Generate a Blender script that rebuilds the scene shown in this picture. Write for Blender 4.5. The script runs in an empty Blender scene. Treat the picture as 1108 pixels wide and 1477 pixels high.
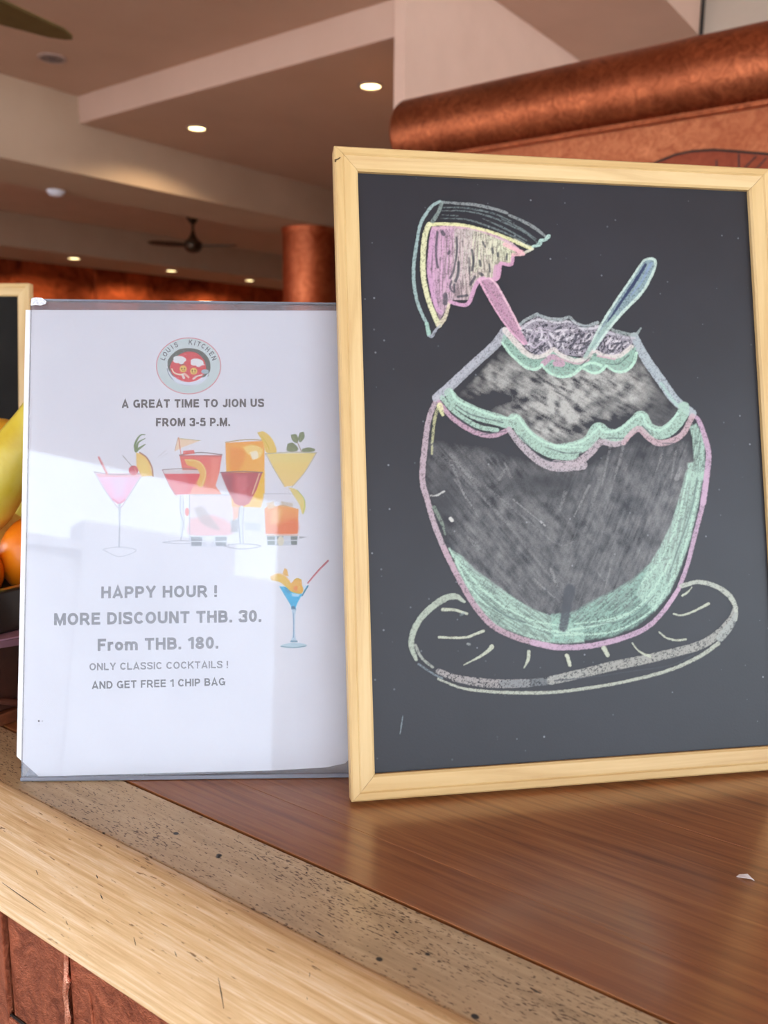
import bpy, bmesh, math, random
import numpy as np
from mathutils import Vector, Matrix
random.seed(7)
RNG = np.random.default_rng(7)
S = bpy.context.scene
COL = S.collection

# ------------------------------------------------------------------ camera, world, exposure
F = 1208.226; PIT = .17249; ROL = .00956; ZC = 1.10
CAM = np.array([0, 0, ZC + .25938])
cp, sp = math.cos(PIT), math.sin(PIT)
FW = np.array([0, cp, -sp]); R0 = np.array([1., 0, 0]); U0 = np.cross(R0, FW)
RT = math.cos(ROL)*R0 + math.sin(ROL)*U0
UP = -math.sin(ROL)*R0 + math.cos(ROL)*U0
cd = bpy.data.cameras.new('camera'); cam = bpy.data.objects.new('camera', cd); COL.objects.link(cam)
cam.matrix_world = Matrix([[RT[0], UP[0], -FW[0], CAM[0]], [RT[1], UP[1], -FW[1], CAM[1]],
                           [RT[2], UP[2], -FW[2], CAM[2]], [0, 0, 0, 1]])
cd.sensor_fit = 'VERTICAL'; cd.sensor_height = 36; cd.sensor_width = 27; cd.lens = F*36/1477
cd.clip_start = .02; cd.clip_end = 300
cd.dof.use_dof = True; cd.dof.focus_distance = .50; cd.dof.aperture_fstop = 11
S.camera = cam
S.view_settings.view_transform = 'Standard'; S.view_settings.look = 'None'
S.view_settings.gamma = 1; S.view_settings.use_curve_mapping = False
S.view_settings.exposure = 0.32

wd = bpy.data.worlds.new('world'); S.world = wd; wd.use_nodes = True
bg = wd.node_tree.nodes['Background']
bg.inputs['Color'].default_value = (.80, .91, 1.0, 1); bg.inputs['Strength'].default_value = 5.2
A1 = .63721
sl = bpy.data.lights.new('sun', 'SUN'); sl.energy = 12; sl.angle = .02; sl.color = (1., .98, .95)
so = bpy.data.objects.new('sun', sl); COL.objects.link(so)
# the sun stands behind the building (far beyond the counter): it lights the street and the houses opposite, never the bar
so.rotation_euler = Vector((-.62*math.sin(A1)+.25*math.cos(A1), -.62*math.cos(A1)-.25*math.sin(A1), -.75)).to_track_quat('-Z', 'Y').to_euler()

# room axes: D1 runs away to the right, D2 away to the left; counter axes: CX along the front edge, CN inward
A1 = .63721
D1 = np.array([math.sin(A1), math.cos(A1), 0]); D2 = np.array([-math.cos(A1), math.sin(A1), 0])
SM = -.96271
CX = -np.array([math.sin(SM), math.cos(SM), 0]); CN = np.array([math.cos(SM), -math.sin(SM), 0])

def ray(x, y): return FW + RT*(x-554)/F - UP*(y-738.5)/F
def atz(x, y, z): r = ray(x, y); return CAM + r*(z-CAM[2])/r[2]
def aty(x, y, Y): r = ray(x, y); return CAM + r*Y/r[1]
def atpl(x, y, n, c): r = ray(x, y); return CAM + r*(c-CAM@n)/(r@n)
def P(u, v, z): return D1*u + D2*v + np.array([0, 0, z])

# ------------------------------------------------------------------ materials
def lin(c):
    c = np.asarray(c, float)
    return np.where(c <= .04045, c/12.92, ((c+.055)/1.055)**2.4)
def L4(c): return tuple(float(v) for v in lin(c)) + (1.,)

class NT:
    def __init__(s, name):
        s.m = bpy.data.materials.new(name); s.m.use_nodes = True
        s.t = s.m.node_tree; s.b = s.t.nodes['Principled BSDF']; s.out = s.t.nodes['Material Output']
    def n(s, typ, **kw):
        n = s.t.nodes.new(typ)
        for k, v in kw.items(): setattr(n, k, v)
        return n
    def l(s, a, b): s.t.links.new(a, b)
    def coord(s, scale=(1, 1, 1), rot=(0, 0, 0), loc=(0, 0, 0)):
        tc = s.n('ShaderNodeTexCoord'); mp = s.n('ShaderNodeMapping')
        mp.inputs['Scale'].default_value = scale; mp.inputs['Rotation'].default_value = rot; mp.inputs['Location'].default_value = loc
        s.l(tc.outputs['Object'], mp.inputs['Vector']); return mp.outputs[0]
    def noise(s, vec, scale, detail=3, rough=.55, dist=0):
        n = s.n('ShaderNodeTexNoise'); n.inputs['Scale'].default_value = scale; n.inputs['Detail'].default_value = detail
        n.inputs['Roughness'].default_value = rough; n.inputs['Distortion'].default_value = dist
        s.l(vec, n.inputs['Vector']); return n.outputs['Fac']
    def ramp(s, fac, stops):
        r = s.n('ShaderNodeValToRGB'); e = r.color_ramp.elements
        while len(e) < len(stops): e.new(.5)
        for el, (p, c) in zip(e, stops): el.position = p; el.color = c if len(c) == 4 else L4(c)
        s.l(fac, r.inputs[0]); return r.outputs[0]
    def mix(s, fac, a, b, blend='MIX'):
        m = s.n('ShaderNodeMix', data_type='RGBA', blend_type=blend)
        for sock, v in ((m.inputs[0], fac), (m.inputs[6], a), (m.inputs[7], b)):
            if hasattr(v, 'links'): s.l(v, sock)
            elif isinstance(v, (int, float)): sock.default_value = v
            else: sock.default_value = L4(v)
        return m.outputs[2]
    def bump(s, h, strength=.3, dist=.001):
        b = s.n('ShaderNodeBump'); b.inputs['Strength'].default_value = strength; b.inputs['Distance'].default_value = dist
        s.l(h, b.inputs['Height']); s.l(b.outputs[0], s.b.inputs['Normal']); return b
    def set(s, **kw):
        for k, v in kw.items():
            k = k.replace('_', ' ')
            if hasattr(v, 'links'): s.l(v, s.b.inputs[k])
            elif isinstance(v, tuple) and len(v) == 3: s.b.inputs[k].default_value = L4(v)
            else: s.b.inputs[k].default_value = v
        return s.m

def plain(name, c, rough=.5, metal=0, var=.04, scale=20, coat=0, spec=.5):
    t = NT(name); v = t.coord(); f = t.noise(v, scale)
    a = tuple(max(0, x-var) for x in c); b = tuple(min(1, x+var) for x in c)
    col = t.ramp(f, [(.3, a), (.7, b)])
    return t.set(Base_Color=col, Roughness=rough, Metallic=metal, Coat_Weight=coat, Specular_IOR_Level=spec)

def plaster(name, c, sc=3):
    t = NT(name); v = t.coord(); f = t.noise(v, sc, 4); g = t.noise(v, 60, 3)
    col = t.ramp(f, [(.3, tuple(x-.015 for x in c)), (.7, tuple(x+.015 for x in c))])
    t.bump(g, .15, .003)
    return t.set(Base_Color=col, Roughness=.8)

def copper(name, dark, light, rough=.42, scale=18, seed=0, str_=1.0):
    t = NT(name); v = t.coord(loc=(seed, seed*2, 0))
    f = t.noise(v, scale, 6, .7, 1.5); g = t.noise(v, scale*.18, 3, .5); h = t.noise(v, scale*5, 4, .7, 2)
    c1 = t.ramp(f, [(.32, dark), (.68, light)])
    c2 = t.mix(t.ramp(g, [(.35, (0, 0, 0)), (.7, (1, 1, 1))]), c1, t.mix(.55, c1, dark))
    r = t.n('ShaderNodeMapRange'); r.inputs[3].default_value = rough-.1; r.inputs[4].default_value = rough+.14; t.l(h, r.inputs[0])
    t.bump(t.mix(.5, f, h), .35*str_, .006)
    return t.set(Base_Color=c2, Metallic=.9, Roughness=r.outputs[0])

def wood(name, c0, c1, c2, gs=(2.2, 60, 60), rough=.45, coat=0., coatr=.2, flecks=None, bump=.25, seed=0., fl_scale=(90, 420, 420), fl_thr=.7, dots=False, blotch=None, soft=0.):
    """grain runs along local X"""
    t = NT(name)
    v = t.coord(scale=gs, loc=(seed, seed, seed)); g = t.noise(v, 1.6, 6, .65, .6)
    vf = t.coord(scale=(gs[0]*5, gs[1]*6, gs[2]*6), loc=(seed, 0, 0)); gf = t.noise(vf, 1.4, 4, .6)
    vb = t.coord(scale=(3, 14, 14), loc=(0, seed, 0)); gb = t.noise(vb, 1.2, 3)
    col = t.ramp(g, [(.3, c0), (.5, c1), (.72, c2)])
    col = t.mix(t.ramp(gf, [(.35, tuple([.62*(1-soft)+.0*soft]*3)), (.6, (0, 0, 0))]), col, c0)
    col = t.mix(t.ramp(gb, [(.35, (0, 0, 0)), (.75, (.7, .7, .7))]), col, blotch or c2)
    h = g
    if flecks:
        vv = t.coord(scale=fl_scale, loc=(seed, 3, 0)); fn = t.noise(vv, 1.0, 2, .5)
        vm = t.coord(scale=(8, 30, 30), loc=(3, seed, 0)); fm = t.noise(vm, 1.0, 3)
        am = t.n('ShaderNodeMath', operation='MULTIPLY_ADD'); t.l(fm, am.inputs[0]); am.inputs[1].default_value = .35; t.l(fn, am.inputs[2])
        mask = t.ramp(am.outputs[0], [(fl_thr, (0, 0, 0)), (fl_thr+.05, (1, 1, 1))])
        col = t.mix(mask, col, flecks)
        if dots:
            vo = t.n('ShaderNodeTexVoronoi'); vo.inputs['Scale'].default_value = 1.0
            t.l(t.coord(scale=(60, 75, 75), loc=(.3, .7, 0)), vo.inputs['Vector'])
            dm = t.ramp(vo.outputs['Distance'], [(.09, (1, 1, 1)), (.13, (0, 0, 0))])
            sel = t.n('ShaderNodeSeparateColor'); t.l(vo.outputs['Color'], sel.inputs[0])
            sm = t.ramp(sel.outputs[0], [(.72, (0, 0, 0)), (.74, (1, 1, 1))])
            col = t.mix(t.mix(1.0, dm, sm, 'MULTIPLY'), col, (.10, .08, .07))
    t.bump(t.mix(.5, g, gf), bump, .0006)
    return t.set(Base_Color=col, Roughness=rough, Coat_Weight=coat, Coat_Roughness=coatr, Coat_IOR=2.0 if coat > .7 else 1.5)

M = {}
M['ceiling'] = plaster('painted_ceiling', (.78, .64, .55))
M['beam_paint'] = plaster('painted_beam', (.74, .63, .53))
M['fascia'] = plaster('painted_fascia', (.83, .69, .61))
M['wall_paint'] = plaster('painted_wall', (.89, .75, .67), 5)
M['pale_wall'] = plaster('pale_wall', (.80, .74, .67), 5)
M['floor'] = plain('stone_floor', (.70, .62, .56), .4, var=.05, scale=4)
M['street'] = plain('concrete_street', (.70, .70, .70), .8, var=.04, scale=2)
M['facade'] = plain('facade_paint', (.66, .67, .70), .8, var=.03, scale=1)
M['copper_tube'] = copper('hammered_copper_tube', (.50, .25, .15), (.80, .46, .30), .36, 34, 1, .6)
M['copper_panel'] = copper('hammered_copper_panel', (.64, .35, .23), (.86, .56, .39), .5, 40, 5)
M['copper_dark'] = copper('dark_copper', (.50, .24, .17), (.64, .34, .24), .5, 14, 9)
M['copper_wall'] = copper('copper_wall', (.42, .16, .09), (.92, .46, .26), .55, 3.2, 3, 1.5)  # large patches contrasted in colour to suggest lamp glow on the sheets
M['copper_column'] = copper('copper_column', (.66, .33, .20), (.86, .50, .34), .42, 8, 4)
M['copper_bar'] = copper('bar_copper', (.46, .24, .17), (.74, .44, .32), .4, 60, 6, 1.4)
M['copper_highlight'] = copper('seam_highlight_copper', (.80, .50, .40), (.95, .72, .62), .25, 60, 2, .5)  # lighter colour paints the highlight along the folded seam ridge
M['plank_dark'] = wood('teak_planks', (.42, .23, .12), (.58, .36, .20), (.69, .46, .27), (5, 130, 130), .45, 1., .2, bump=.1, seed=1.2, blotch=(.60, .36, .18), soft=.3)
M['plank_dark2'] = wood('teak_planks_far', (.45, .27, .15), (.60, .39, .23), (.69, .47, .29), (5, 120, 120), .45, 1., .2, bump=.1, seed=5.2, blotch=(.62, .40, .22), soft=.3)
M['plank_fleck'] = wood('flecked_plank', (.66, .57, .44), (.77, .67, .53), (.85, .76, .62), (8, 110, 110), .5, .8, .25, flecks=(.40, .31, .22), bump=.2, seed=2.5, fl_thr=.775, fl_scale=(300, 1100, 1100), dots=True, blotch=(.76, .64, .45))
M['beam'] = wood('pale_edge_beam', (.64, .47, .29), (.82, .70, .54), (.95, .90, .82), (9, 260, 260), .6, .0, .3, flecks=(.52, .40, .27), bump=.3, seed=7.7, fl_thr=.86, fl_scale=(110, 800, 800), blotch=(.90, .76, .54))
M['pine'] = wood('pine_frame', (.74, .60, .39), (.80, .68, .47), (.84, .73, .53), (4, 70, 70), .5, .1, .3, bump=.06, seed=3.1, blotch=(.83, .70, .47), soft=.6)
M['crate'] = wood('dark_carved_wood', (.05, .035, .03), (.11, .08, .07), (.19, .13, .10), (9, 60, 60), .45, .2, .3, bump=.6, seed=4.1, blotch=(.36, .18, .12))
M['crate_base'] = wood('red_brown_wood', (.30, .15, .08), (.42, .22, .13), (.52, .30, .18), (4, 60, 60), .5, .2, .3, seed=8.1)
M['lacquer'] = plain('black_lacquer', (.13, .10, .09), .3, var=.03, coat=.4)
M['crate_relief'] = plain('carved_relief', (.36, .20, .15), .5, var=.06, scale=120)
M['mauve'] = plain('mauve_paper', (.62, .46, .52), .4, var=.03, scale=9)
M['fan_bronze'] = plain('fan_bronze', (.30, .25, .20), .3, .7)
M['fan_blade'] = plain('olive_blade', (.38, .31, .15), .5, 0, var=.02)
M['reflector'] = plain('lamp_reflector', (.50, .44, .44), .35, .6)
M['trim_white'] = plain('lamp_trim', (.66, .55, .50), .5)
M['detector'] = plain('detector_plastic', (.88, .88, .92), .4, var=.01)
M['cable'] = plain('cable_rubber', (.16, .14, .13), .6, var=.01)
M['scrap'] = plain('scrap_paper', (.93, .92, .94), .6, var=.02, scale=300)
M['tape'] = plain('scuffed_tape', (.80, .81, .84), .5, var=.12, scale=900)

def fruit(name, stops, sc, bump=.1, rough=.38):
    t = NT(name); v = t.coord(); f = t.noise(v, sc, 4, .6, .5); g = t.noise(v, sc*12, 2)
    t.bump(g, bump, .0008)
    return t.set(Base_Color=t.ramp(f, stops), Roughness=rough, Subsurface_Weight=0.)
M['banana'] = fruit('banana_skin', [(.3, (.76, .60, .10)), (.5, (.83, .74, .22)), (.7, (.87, .80, .38))], 14)
M['banana_ripe'] = fruit('ripe_banana_skin', [(.3, (.72, .48, .08)), (.6, (.84, .62, .12))], 14)
M['orange'] = fruit('orange_peel', [(.3, (.93, .42, .03)), (.7, (.98, .60, .08))], 9, .4)
M['mango'] = fruit('mango_skin', [(.3, (.62, .38, .16)), (.5, (.80, .60, .24)), (.7, (.86, .74, .40))], 22)
M['stem'] = plain('fruit_stem', (.30, .22, .10), .7)

t = NT('lamp_glow'); M['glow'] = t.set(Base_Color=(.9, .9, .8), Emission_Color=(1., .93, .68), Emission_Strength=5.)

# acrylic: clear sheet with mirror reflections, a little scratched haze
def acrylic(name, tint, haze, hazecol=(.9, .91, .95)):
    t = NT(name); t.t.nodes.remove(t.b)
    tr = t.n('ShaderNodeBsdfTransparent'); tr.inputs[0].default_value = L4(tint)
    gl = t.n('ShaderNodeBsdfGlossy'); gl.inputs['Roughness'].default_value = .02
    df = t.n('ShaderNodeBsdfDiffuse'); df.inputs[0].default_value = L4(hazecol)
    fr = t.n('ShaderNodeFresnel'); fr.inputs[0].default_value = 1.49
    m1 = t.n('ShaderNodeMixShader'); m1.inputs[0].default_value = haze; t.l(tr.outputs[0], m1.inputs[1]); t.l(df.outputs[0], m1.inputs[2])
    m2 = t.n('ShaderNodeMixShader'); t.l(fr.outputs[0], m2.inputs[0]); t.l(m1.outputs[0], m2.inputs[1]); t.l(gl.outputs[0], m2.inputs[2])
    t.l(m2.outputs[0], t.out.inputs[0]); return t.m
M['acrylic'] = acrylic('clear_acrylic', (.985, .985, .99), .035)
M['acrylic_back'] = acrylic('clear_acrylic_back', (.9, .91, .93), .22, (.72, .75, .80))
M['acrylic_edge'] = acrylic('acrylic_edge', (.8, .82, .86), .45, (.66, .68, .74))

# chalkboard slate with dust specks; chalk colour comes from a colour attribute
def slate(name, attr):
    t = NT(name); v = t.coord()
    f = t.noise(v, 9, 4, .6); col = t.ramp(f, [(.3, (.125, .13, .155)), (.7, (.155, .16, .19))])
    vo = t.n('ShaderNodeTexVoronoi'); vo.inputs['Scale'].default_value = 170; t.l(v, vo.inputs['Vector'])
    dm = t.ramp(vo.outputs['Distance'], [(.06, (1, 1, 1)), (.15, (0, 0, 0))])
    sc = t.n('ShaderNodeSeparateColor'); t.l(vo.outputs['Color'], sc.inputs[0])
    sm = t.ramp(sc.outputs[0], [(.80, (0, 0, 0)), (1., (.75, .75, .75))])
    col = t.mix(t.mix(1., dm, sm, 'MULTIPLY'), col, (.6, .62, .65))
    if attr:
        a = t.n('ShaderNodeVertexColor', layer_name='Col')
        col2 = t.n('ShaderNodeMix', data_type='RGBA'); t.l(a.outputs['Alpha'], col2.inputs[0]); t.l(col, col2.inputs[6]); t.l(a.outputs['Color'], col2.inputs[7])
        col = col2.outputs[2]
    g = t.noise(v, 700, 2); t.bump(g, .15, .0003)
    return t.set(Base_Color=col, Roughness=.42, Specular_IOR_Level=.35)
M['slate'] = slate('slate_surface', False)
M['slate_matte'] = plain('matte_slate', (.125, .12, .115), .8, var=.01, spec=.1)
M['chalk'] = slate('chalk_on_slate', True)

def paper(name, attr):
    t = NT(name); v = t.coord()
    f = t.noise(v, 14, 4, .5, .3); col = t.ramp(f, [(.3, (.89, .895, .92)), (.7, (.92, .925, .945))])
    if attr:
        a = t.n('ShaderNodeVertexColor', layer_name='Col')
        col2 = t.n('ShaderNodeMix', data_type='RGBA'); t.l(a.outputs['Alpha'], col2.inputs[0]); t.l(col, col2.inputs[6]); t.l(a.outputs['Color'], col2.inputs[7])
        col = col2.outputs[2]
    t.bump(t.noise(v, 16, 2, .4), .5, .0025)
    return t.set(Base_Color=col, Roughness=.6, Specular_IOR_Level=.3)
M['paper'] = paper('white_paper', False); M['print'] = paper('printed_paper', True)
M['ink'] = plain('grey_black_ink', (.37, .37, .38), .6, var=.02)  # black print lightened, with the haze of the sheet put into its colour
M['ink_light'] = plain('haze_paled_ink', (.50, .50, .52), .6, var=.03)  # lower lines paler: stronger reflection over them is painted into the ink
M['ink_logo'] = plain('logo_ink', (.36, .37, .40), .6, var=.02)

# ------------------------------------------------------------------ object helpers
def link(o, parent=None):
    COL.objects.link(o)
    if parent is not None: o.parent = parent
    return o
def empty(name, loc=(0, 0, 0), rz=0, mat=None):
    o = bpy.data.objects.new(name, None); o.empty_display_size = .05
    if mat is not None: o.matrix_world = mat
    else: o.location = loc; o.rotation_euler = (0, 0, rz)
    return link(o)
def tag(o, label=None, cat=None, group=None, kind=None):
    if label: o['label'] = label
    if cat: o['category'] = cat
    if group: o['group'] = group
    if kind: o['kind'] = kind
    return o
def obj(name, bm, mat, parent=None, smooth=False, mats=None):
    me = bpy.data.meshes.new(name)
    if isinstance(bm, bmesh.types.BMesh):
        bmesh.ops.recalc_face_normals(bm, faces=bm.faces[:]); bm.to_mesh(me); bm.free()
    if smooth:
        me.polygons.foreach_set('use_smooth', [True]*len(me.polygons))
        try: me.set_sharp_from_angle(angle=math.radians(40))
        except Exception: pass
    me.materials.append(M[mat] if isinstance(mat, str) else mat)
    return link(bpy.data.objects.new(name, me), parent)
def box(bm, x0, x1, y0, y1, z0, z1, bev=0, seg=2):
    r = bmesh.ops.create_cube(bm, size=1.0)['verts']
    bmesh.ops.scale(bm, verts=r, vec=(x1-x0, y1-y0, z1-z0)); bmesh.ops.translate(bm, verts=r, vec=((x0+x1)/2, (y0+y1)/2, (z0+z1)/2))
    if bev:
        es = list({e for v in r for e in v.link_edges})
        bmesh.ops.bevel(bm, geom=es, offset=bev, segments=seg, affect='EDGES', profile=.5)
    return bm
def B(*a, **k): return box(bmesh.new(), *a, **k)
def lathe(bm, prof, n=32, off=(0, 0, 0), close=True):
    rings = []
    for r, z in prof:
        if r < 1e-6: rings.append([bm.verts.new((off[0], off[1], off[2]+z))])
        else: rings.append([bm.verts.new((off[0]+r*math.cos(2*math.pi*i/n), off[1]+r*math.sin(2*math.pi*i/n), off[2]+z)) for i in range(n)])
    for a, b in zip(rings, rings[1:]):
        for i in range(n):
            j = (i+1) % n
            if len(a) == 1 and len(b) == 1: continue
            if len(a) == 1: bm.faces.new((a[0], b[i], b[j]))
            elif len(b) == 1: bm.faces.new((a[i], a[j], b[0]))
            else: bm.faces.new((a[i], a[j], b[j], b[i]))
    return bm
def prism(bm, pts, z0, z1, bev=0):
    a = [bm.verts.new((x, y, z0)) for x, y in pts]; b = [bm.verts.new((x, y, z1)) for x, y in pts]
    n = len(pts); bm.faces.new(a[::-1]); bm.faces.new(b)
    for i in range(n): bm.faces.new((a[i], a[(i+1) % n], b[(i+1) % n], b[i]))
    if bev: bmesh.ops.bevel(bm, geom=bm.edges[:], offset=bev, segments=2, affect='EDGES', profile=.5)
    return bm
def tube(bm, path, rad, n=12, cap=True, flat=1.0):
    path = [Vector(p) for p in path]; k = len(path)
    if not hasattr(rad, '__len__'): rad = [rad]*k
    up = Vector((0, 0, 1)); rings = []
    t0 = (path[1]-path[0]).normalized()
    a = t0.cross(up); a = a.normalized() if a.length > 1e-4 else Vector((1, 0, 0))
    for i, p in enumerate(path):
        t = (path[min(i+1, k-1)]-path[max(i-1, 0)]).normalized()
        a = (a - t*a.dot(t)).normalized(); b = t.cross(a)
        rings.append([bm.verts.new(p + (a*math.cos(2*math.pi*j/n) + b*math.sin(2*math.pi*j/n)*flat)*rad[i]) for j in range(n)])
    for r0, r1 in zip(rings, rings[1:]):
        for j in range(n): bm.faces.new((r0[j], r0[(j+1) % n], r1[(j+1) % n], r1[j]))
    if cap: bm.faces.new(rings[0][::-1]); bm.faces.new(rings[-1])
    return bm
RZ_ROOM = math.atan2(D1[1], D1[0])      # local X = D1, local Y = D2
RZ_BAR = math.atan2(CX[1], CX[0])
def struct(name, bm, mat, rz=RZ_ROOM, **k):
    o = obj(name, bm, mat, **k); o.rotation_euler = (0, 0, rz); o['kind'] = 'structure'; return o

# ------------------------------------------------------------------ the room (local axes u, v, z)
struct('floor', B(-5.5, 9.5, -6.0, 8.6, -.1, 0), 'floor')
struct('street_ground', B(-40, 60, -60, 40, -.3, -.12), 'street')
ZT, ZS, ZB, VB, VE, V2, VW, Z2, US, VP_ = 2.733, 2.60, 2.345, 4.087, 4.63, 7.45, 8.36, 2.40, 2.80, 2.04
struct('ceiling', B(-1.5, US, VP_, VB+.02, ZT, ZT+.1), 'ceiling')
struct('ceiling_soffit', B(US, 9.0, VP_, VB+.02, ZS, ZS+.1), 'ceiling')
struct('trim_1', B(US-.001, US+.02, VP_, VB, ZS-.0005, ZT+.05), 'fascia')
struct('trim_2', B(-1.5, 9.0, VB, VE, ZB, ZT+.1), 'beam_paint')                      # first ceiling beam
struct('ceiling_tray', B(-1.5, 9.5, VE, V2, 2.70, 2.80), 'ceiling')
struct('trim_3', B(-1.5, 9.5, V2, VW, Z2, 2.8), 'beam_paint')                       # far bulkhead over the copper wall
struct('ceiling_front', B(-5.5, 4.4, -6.0, VP_-.05, 3.3, 3.4), 'ceiling')
struct('ceiling_roof', B(-5.5, 9.6, -6.0, VW+.3, 3.46, 3.56), 'pale_wall')
struct('trim_5', B(-5.5, -1.5, VP_-.05, VW+.1, 3.3, 3.4), 'ceiling')
struct('trim_6', B(-1.56, -1.5, VP_-.05, VW, ZT, 3.3), 'fascia')
struct('wall_post', B(-5.5, -5.15, -4.35, -3.62, 0, 3.3), 'pale_wall')
struct('trim_4', B(2.80, 4.40, 1.385, VP_-.051, 2.93, 3.31), 'fascia')               # beam over the copper hood
struct('wall_right', B(2.793, 9, VP_-.05, VP_, 0, 3.31), 'wall_paint')
struct('wall_end', B(4.40, 4.5, -6.0, VP_-.06, 0, 3.31), 'pale_wall')
struct('wall_left', B(-5.6, -5.5, 5.2, VW+.1, 0, 3.3), 'wall_paint')
struct('wall_side', B(9.0, 9.1, VP_, VW+.1, 0, 2.9), 'wall_paint')
wb = empty('wall_back', (0, 0, 0), RZ_ROOM); wb['kind'] = 'structure'
o = obj('backing', B(-1.5, 9.5, VW+.02, VW+.12, 0, 2.8), 'copper_dark', wb)
x = -1.5
k = 0
while x < 9.4:
    w = 1.22
    o = obj('copper_sheet', B(x+.004, min(x+w, 9.5)-.004, VW-.004+.008*(k % 2), VW+.02, .9, Z2-.002, bev=.003, seg=1), 'copper_wall', wb)
    o2 = obj('copper_sheet', B(x+.004, min(x+w, 9.5)-.004, VW-.002, VW+.02, 0, .895, bev=.003, seg=1), 'copper_wall', wb)
    x += w; k += 1
struct('wall_column', B(4.98, 9.0, 4.30, 4.38, 0, ZB), 'copper_dark')

# street side behind the photographer
fc = empty('opposite_building', tuple(P(-16, 0, -.12)), RZ_ROOM)
tag(fc, 'pale low building across the street, seen only as a reflection', 'building')
obj('wall', B(-.5, 0, -5.85, 22, 0, 5.1), 'facade', fc)
obj('wall', B(-.6, 0.1, -9.5, -5.85, 0, 5.75), 'facade', fc)
obj('wall', B(-.5, 0, -34, -9.5, 0, 5.05), 'facade', fc)
obj('parapet', B(-.6, .12, -5.85, 22, 5.1, 5.3), 'facade', fc)

# copper column under the first beam
c = empty('copper_column', tuple(P(4.80, 4.26, 0)))
tag(c, 'round copper clad column under the ceiling beam behind the chalkboard', 'column')
obj('shaft', lathe(bmesh.new(), [(0, .1), (.195, .1), (.195, ZB-.03), (0, ZB-.03)], 48), 'copper_column', c, True)
obj('collar', lathe(bmesh.new(), [(0, ZB-.035), (.198, ZB-.035), (.2, ZB-.03), (.2, ZB-.003), (0, ZB-.003)], 48), 'copper_column', c, True)
obj('base', lathe(bmesh.new(), [(0, 0), (.22, 0), (.22, .1), (.2, .12), (0, .12)], 48), 'copper_dark', c, True)

# copper hood with a fat horizontal tube (local u, v, z)
h = empty('copper_hood', tuple(P(0, 0, 0)), RZ_ROOM)
tag(h, 'hammered copper hood with a fat rounded top roll, behind the chalkboard', 'hood')
UC, RC, ZCY = 2.20, .101, 2.043
vs = (UC-RC)*.742
prof = []
bm = bmesh.new()
n = 40
path = [(UC, vs, ZCY)]
rings = []
for vv, rr in [(vs, .0), (vs, .085), (vs-.006, .096), (vs-.016, RC), (0.6, RC), (-.4, RC), (-1.6, RC), (-1.6, 0)]:
    if rr == 0: rings.append([bm.verts.new((UC, vv, ZCY))])
    else: rings.append([bm.verts.new((UC+rr*math.cos(2*math.pi*i/n), vv, ZCY+rr*math.sin(2*math.pi*i/n))) for i in range(n)])
for a, b in zip(rings, rings[1:]):
    for i in range(n):
        j = (i+1) % n
        if len(a) == 1: bm.faces.new((a[0], b[i], b[j]))
        elif len(b) == 1: bm.faces.new((a[i], a[j], b[0]))
        else: bm.faces.new((a[i], a[j], b[j], b[i]))
obj('top_roll', bm, 'copper_tube', h, True)
obj('lip', B(UC-.078, UC-.04, -1.6, vs-.02, ZCY-.097, ZCY-.088, bev=.002), 'copper_tube', h)
obj('panel', B(UC-.06, UC+.5, -1.6, vs-.01, 0, ZCY-.075), 'copper_panel', h)
# arched darker inset standing on the panel face, traced on the plane u = UC-.06
def onpanel(x, y, off=0): q = atpl(x, y, D1, UC-.06-off); return (float(q@D2), float(q[2]))
arch = [(925, 246), (950, 234), (975, 224), (1000, 219), (1030, 217), (1060, 219), (1108, 223), (1180, 231), (1250, 262), (1270, 300)]
ap = [onpanel(*q) for q in arch]
zb_ = 1.55
pts = [(ap[0][0]+.06, ap[0][1]-.09)]+ap+[(ap[-1][0]-.01, zb_), (ap[0][0]+.07, zb_)]
bm = bmesh.new(); va = [bm.verts.new((UC-.066, a, b)) for a, b in pts]; vb = [bm.verts.new((UC-.058, a, b)) for a, b in pts]
bm.faces.new(va); bm.faces.new(vb[::-1])
for i in range(len(pts)): bm.faces.new((va[i], va[(i+1) % len(pts)], vb[(i+1) % len(pts)], vb[i]))
obj('arched_inset', bm, 'copper_dark', h)
bm = bmesh.new(); tube(bm, [(UC-.067, a, b) for a, b in pts[:-2]], .0028, 6)
obj('arch_seam', bm, 'cable', h)
for (xa, ya, xb, yb) in [(1067, 222, 1067, 246), (1092, 226, 1071, 247), (1107, 228, 1087, 250), (1035, 232, 1035, 246)]:
    a, b = onpanel(xa, ya), onpanel(xb, yb); bm = bmesh.new(); tube(bm, [(UC-.067, *a), (UC-.067, *b)], .0016, 5); obj('seam_line', bm, 'cable', h)

# cable in the corner
cb = obj('corner_cable', tube(bmesh.new(), [(4.36, 1.375, z) for z in (2.2, 2.5, 2.8, 3.1, 3.3)], .009, 10), 'cable', None, True)
cb.rotation_euler = (0, 0, RZ_ROOM)
tag(cb, 'thin dark cable running down the pale wall above the copper hood', 'cable')

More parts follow.
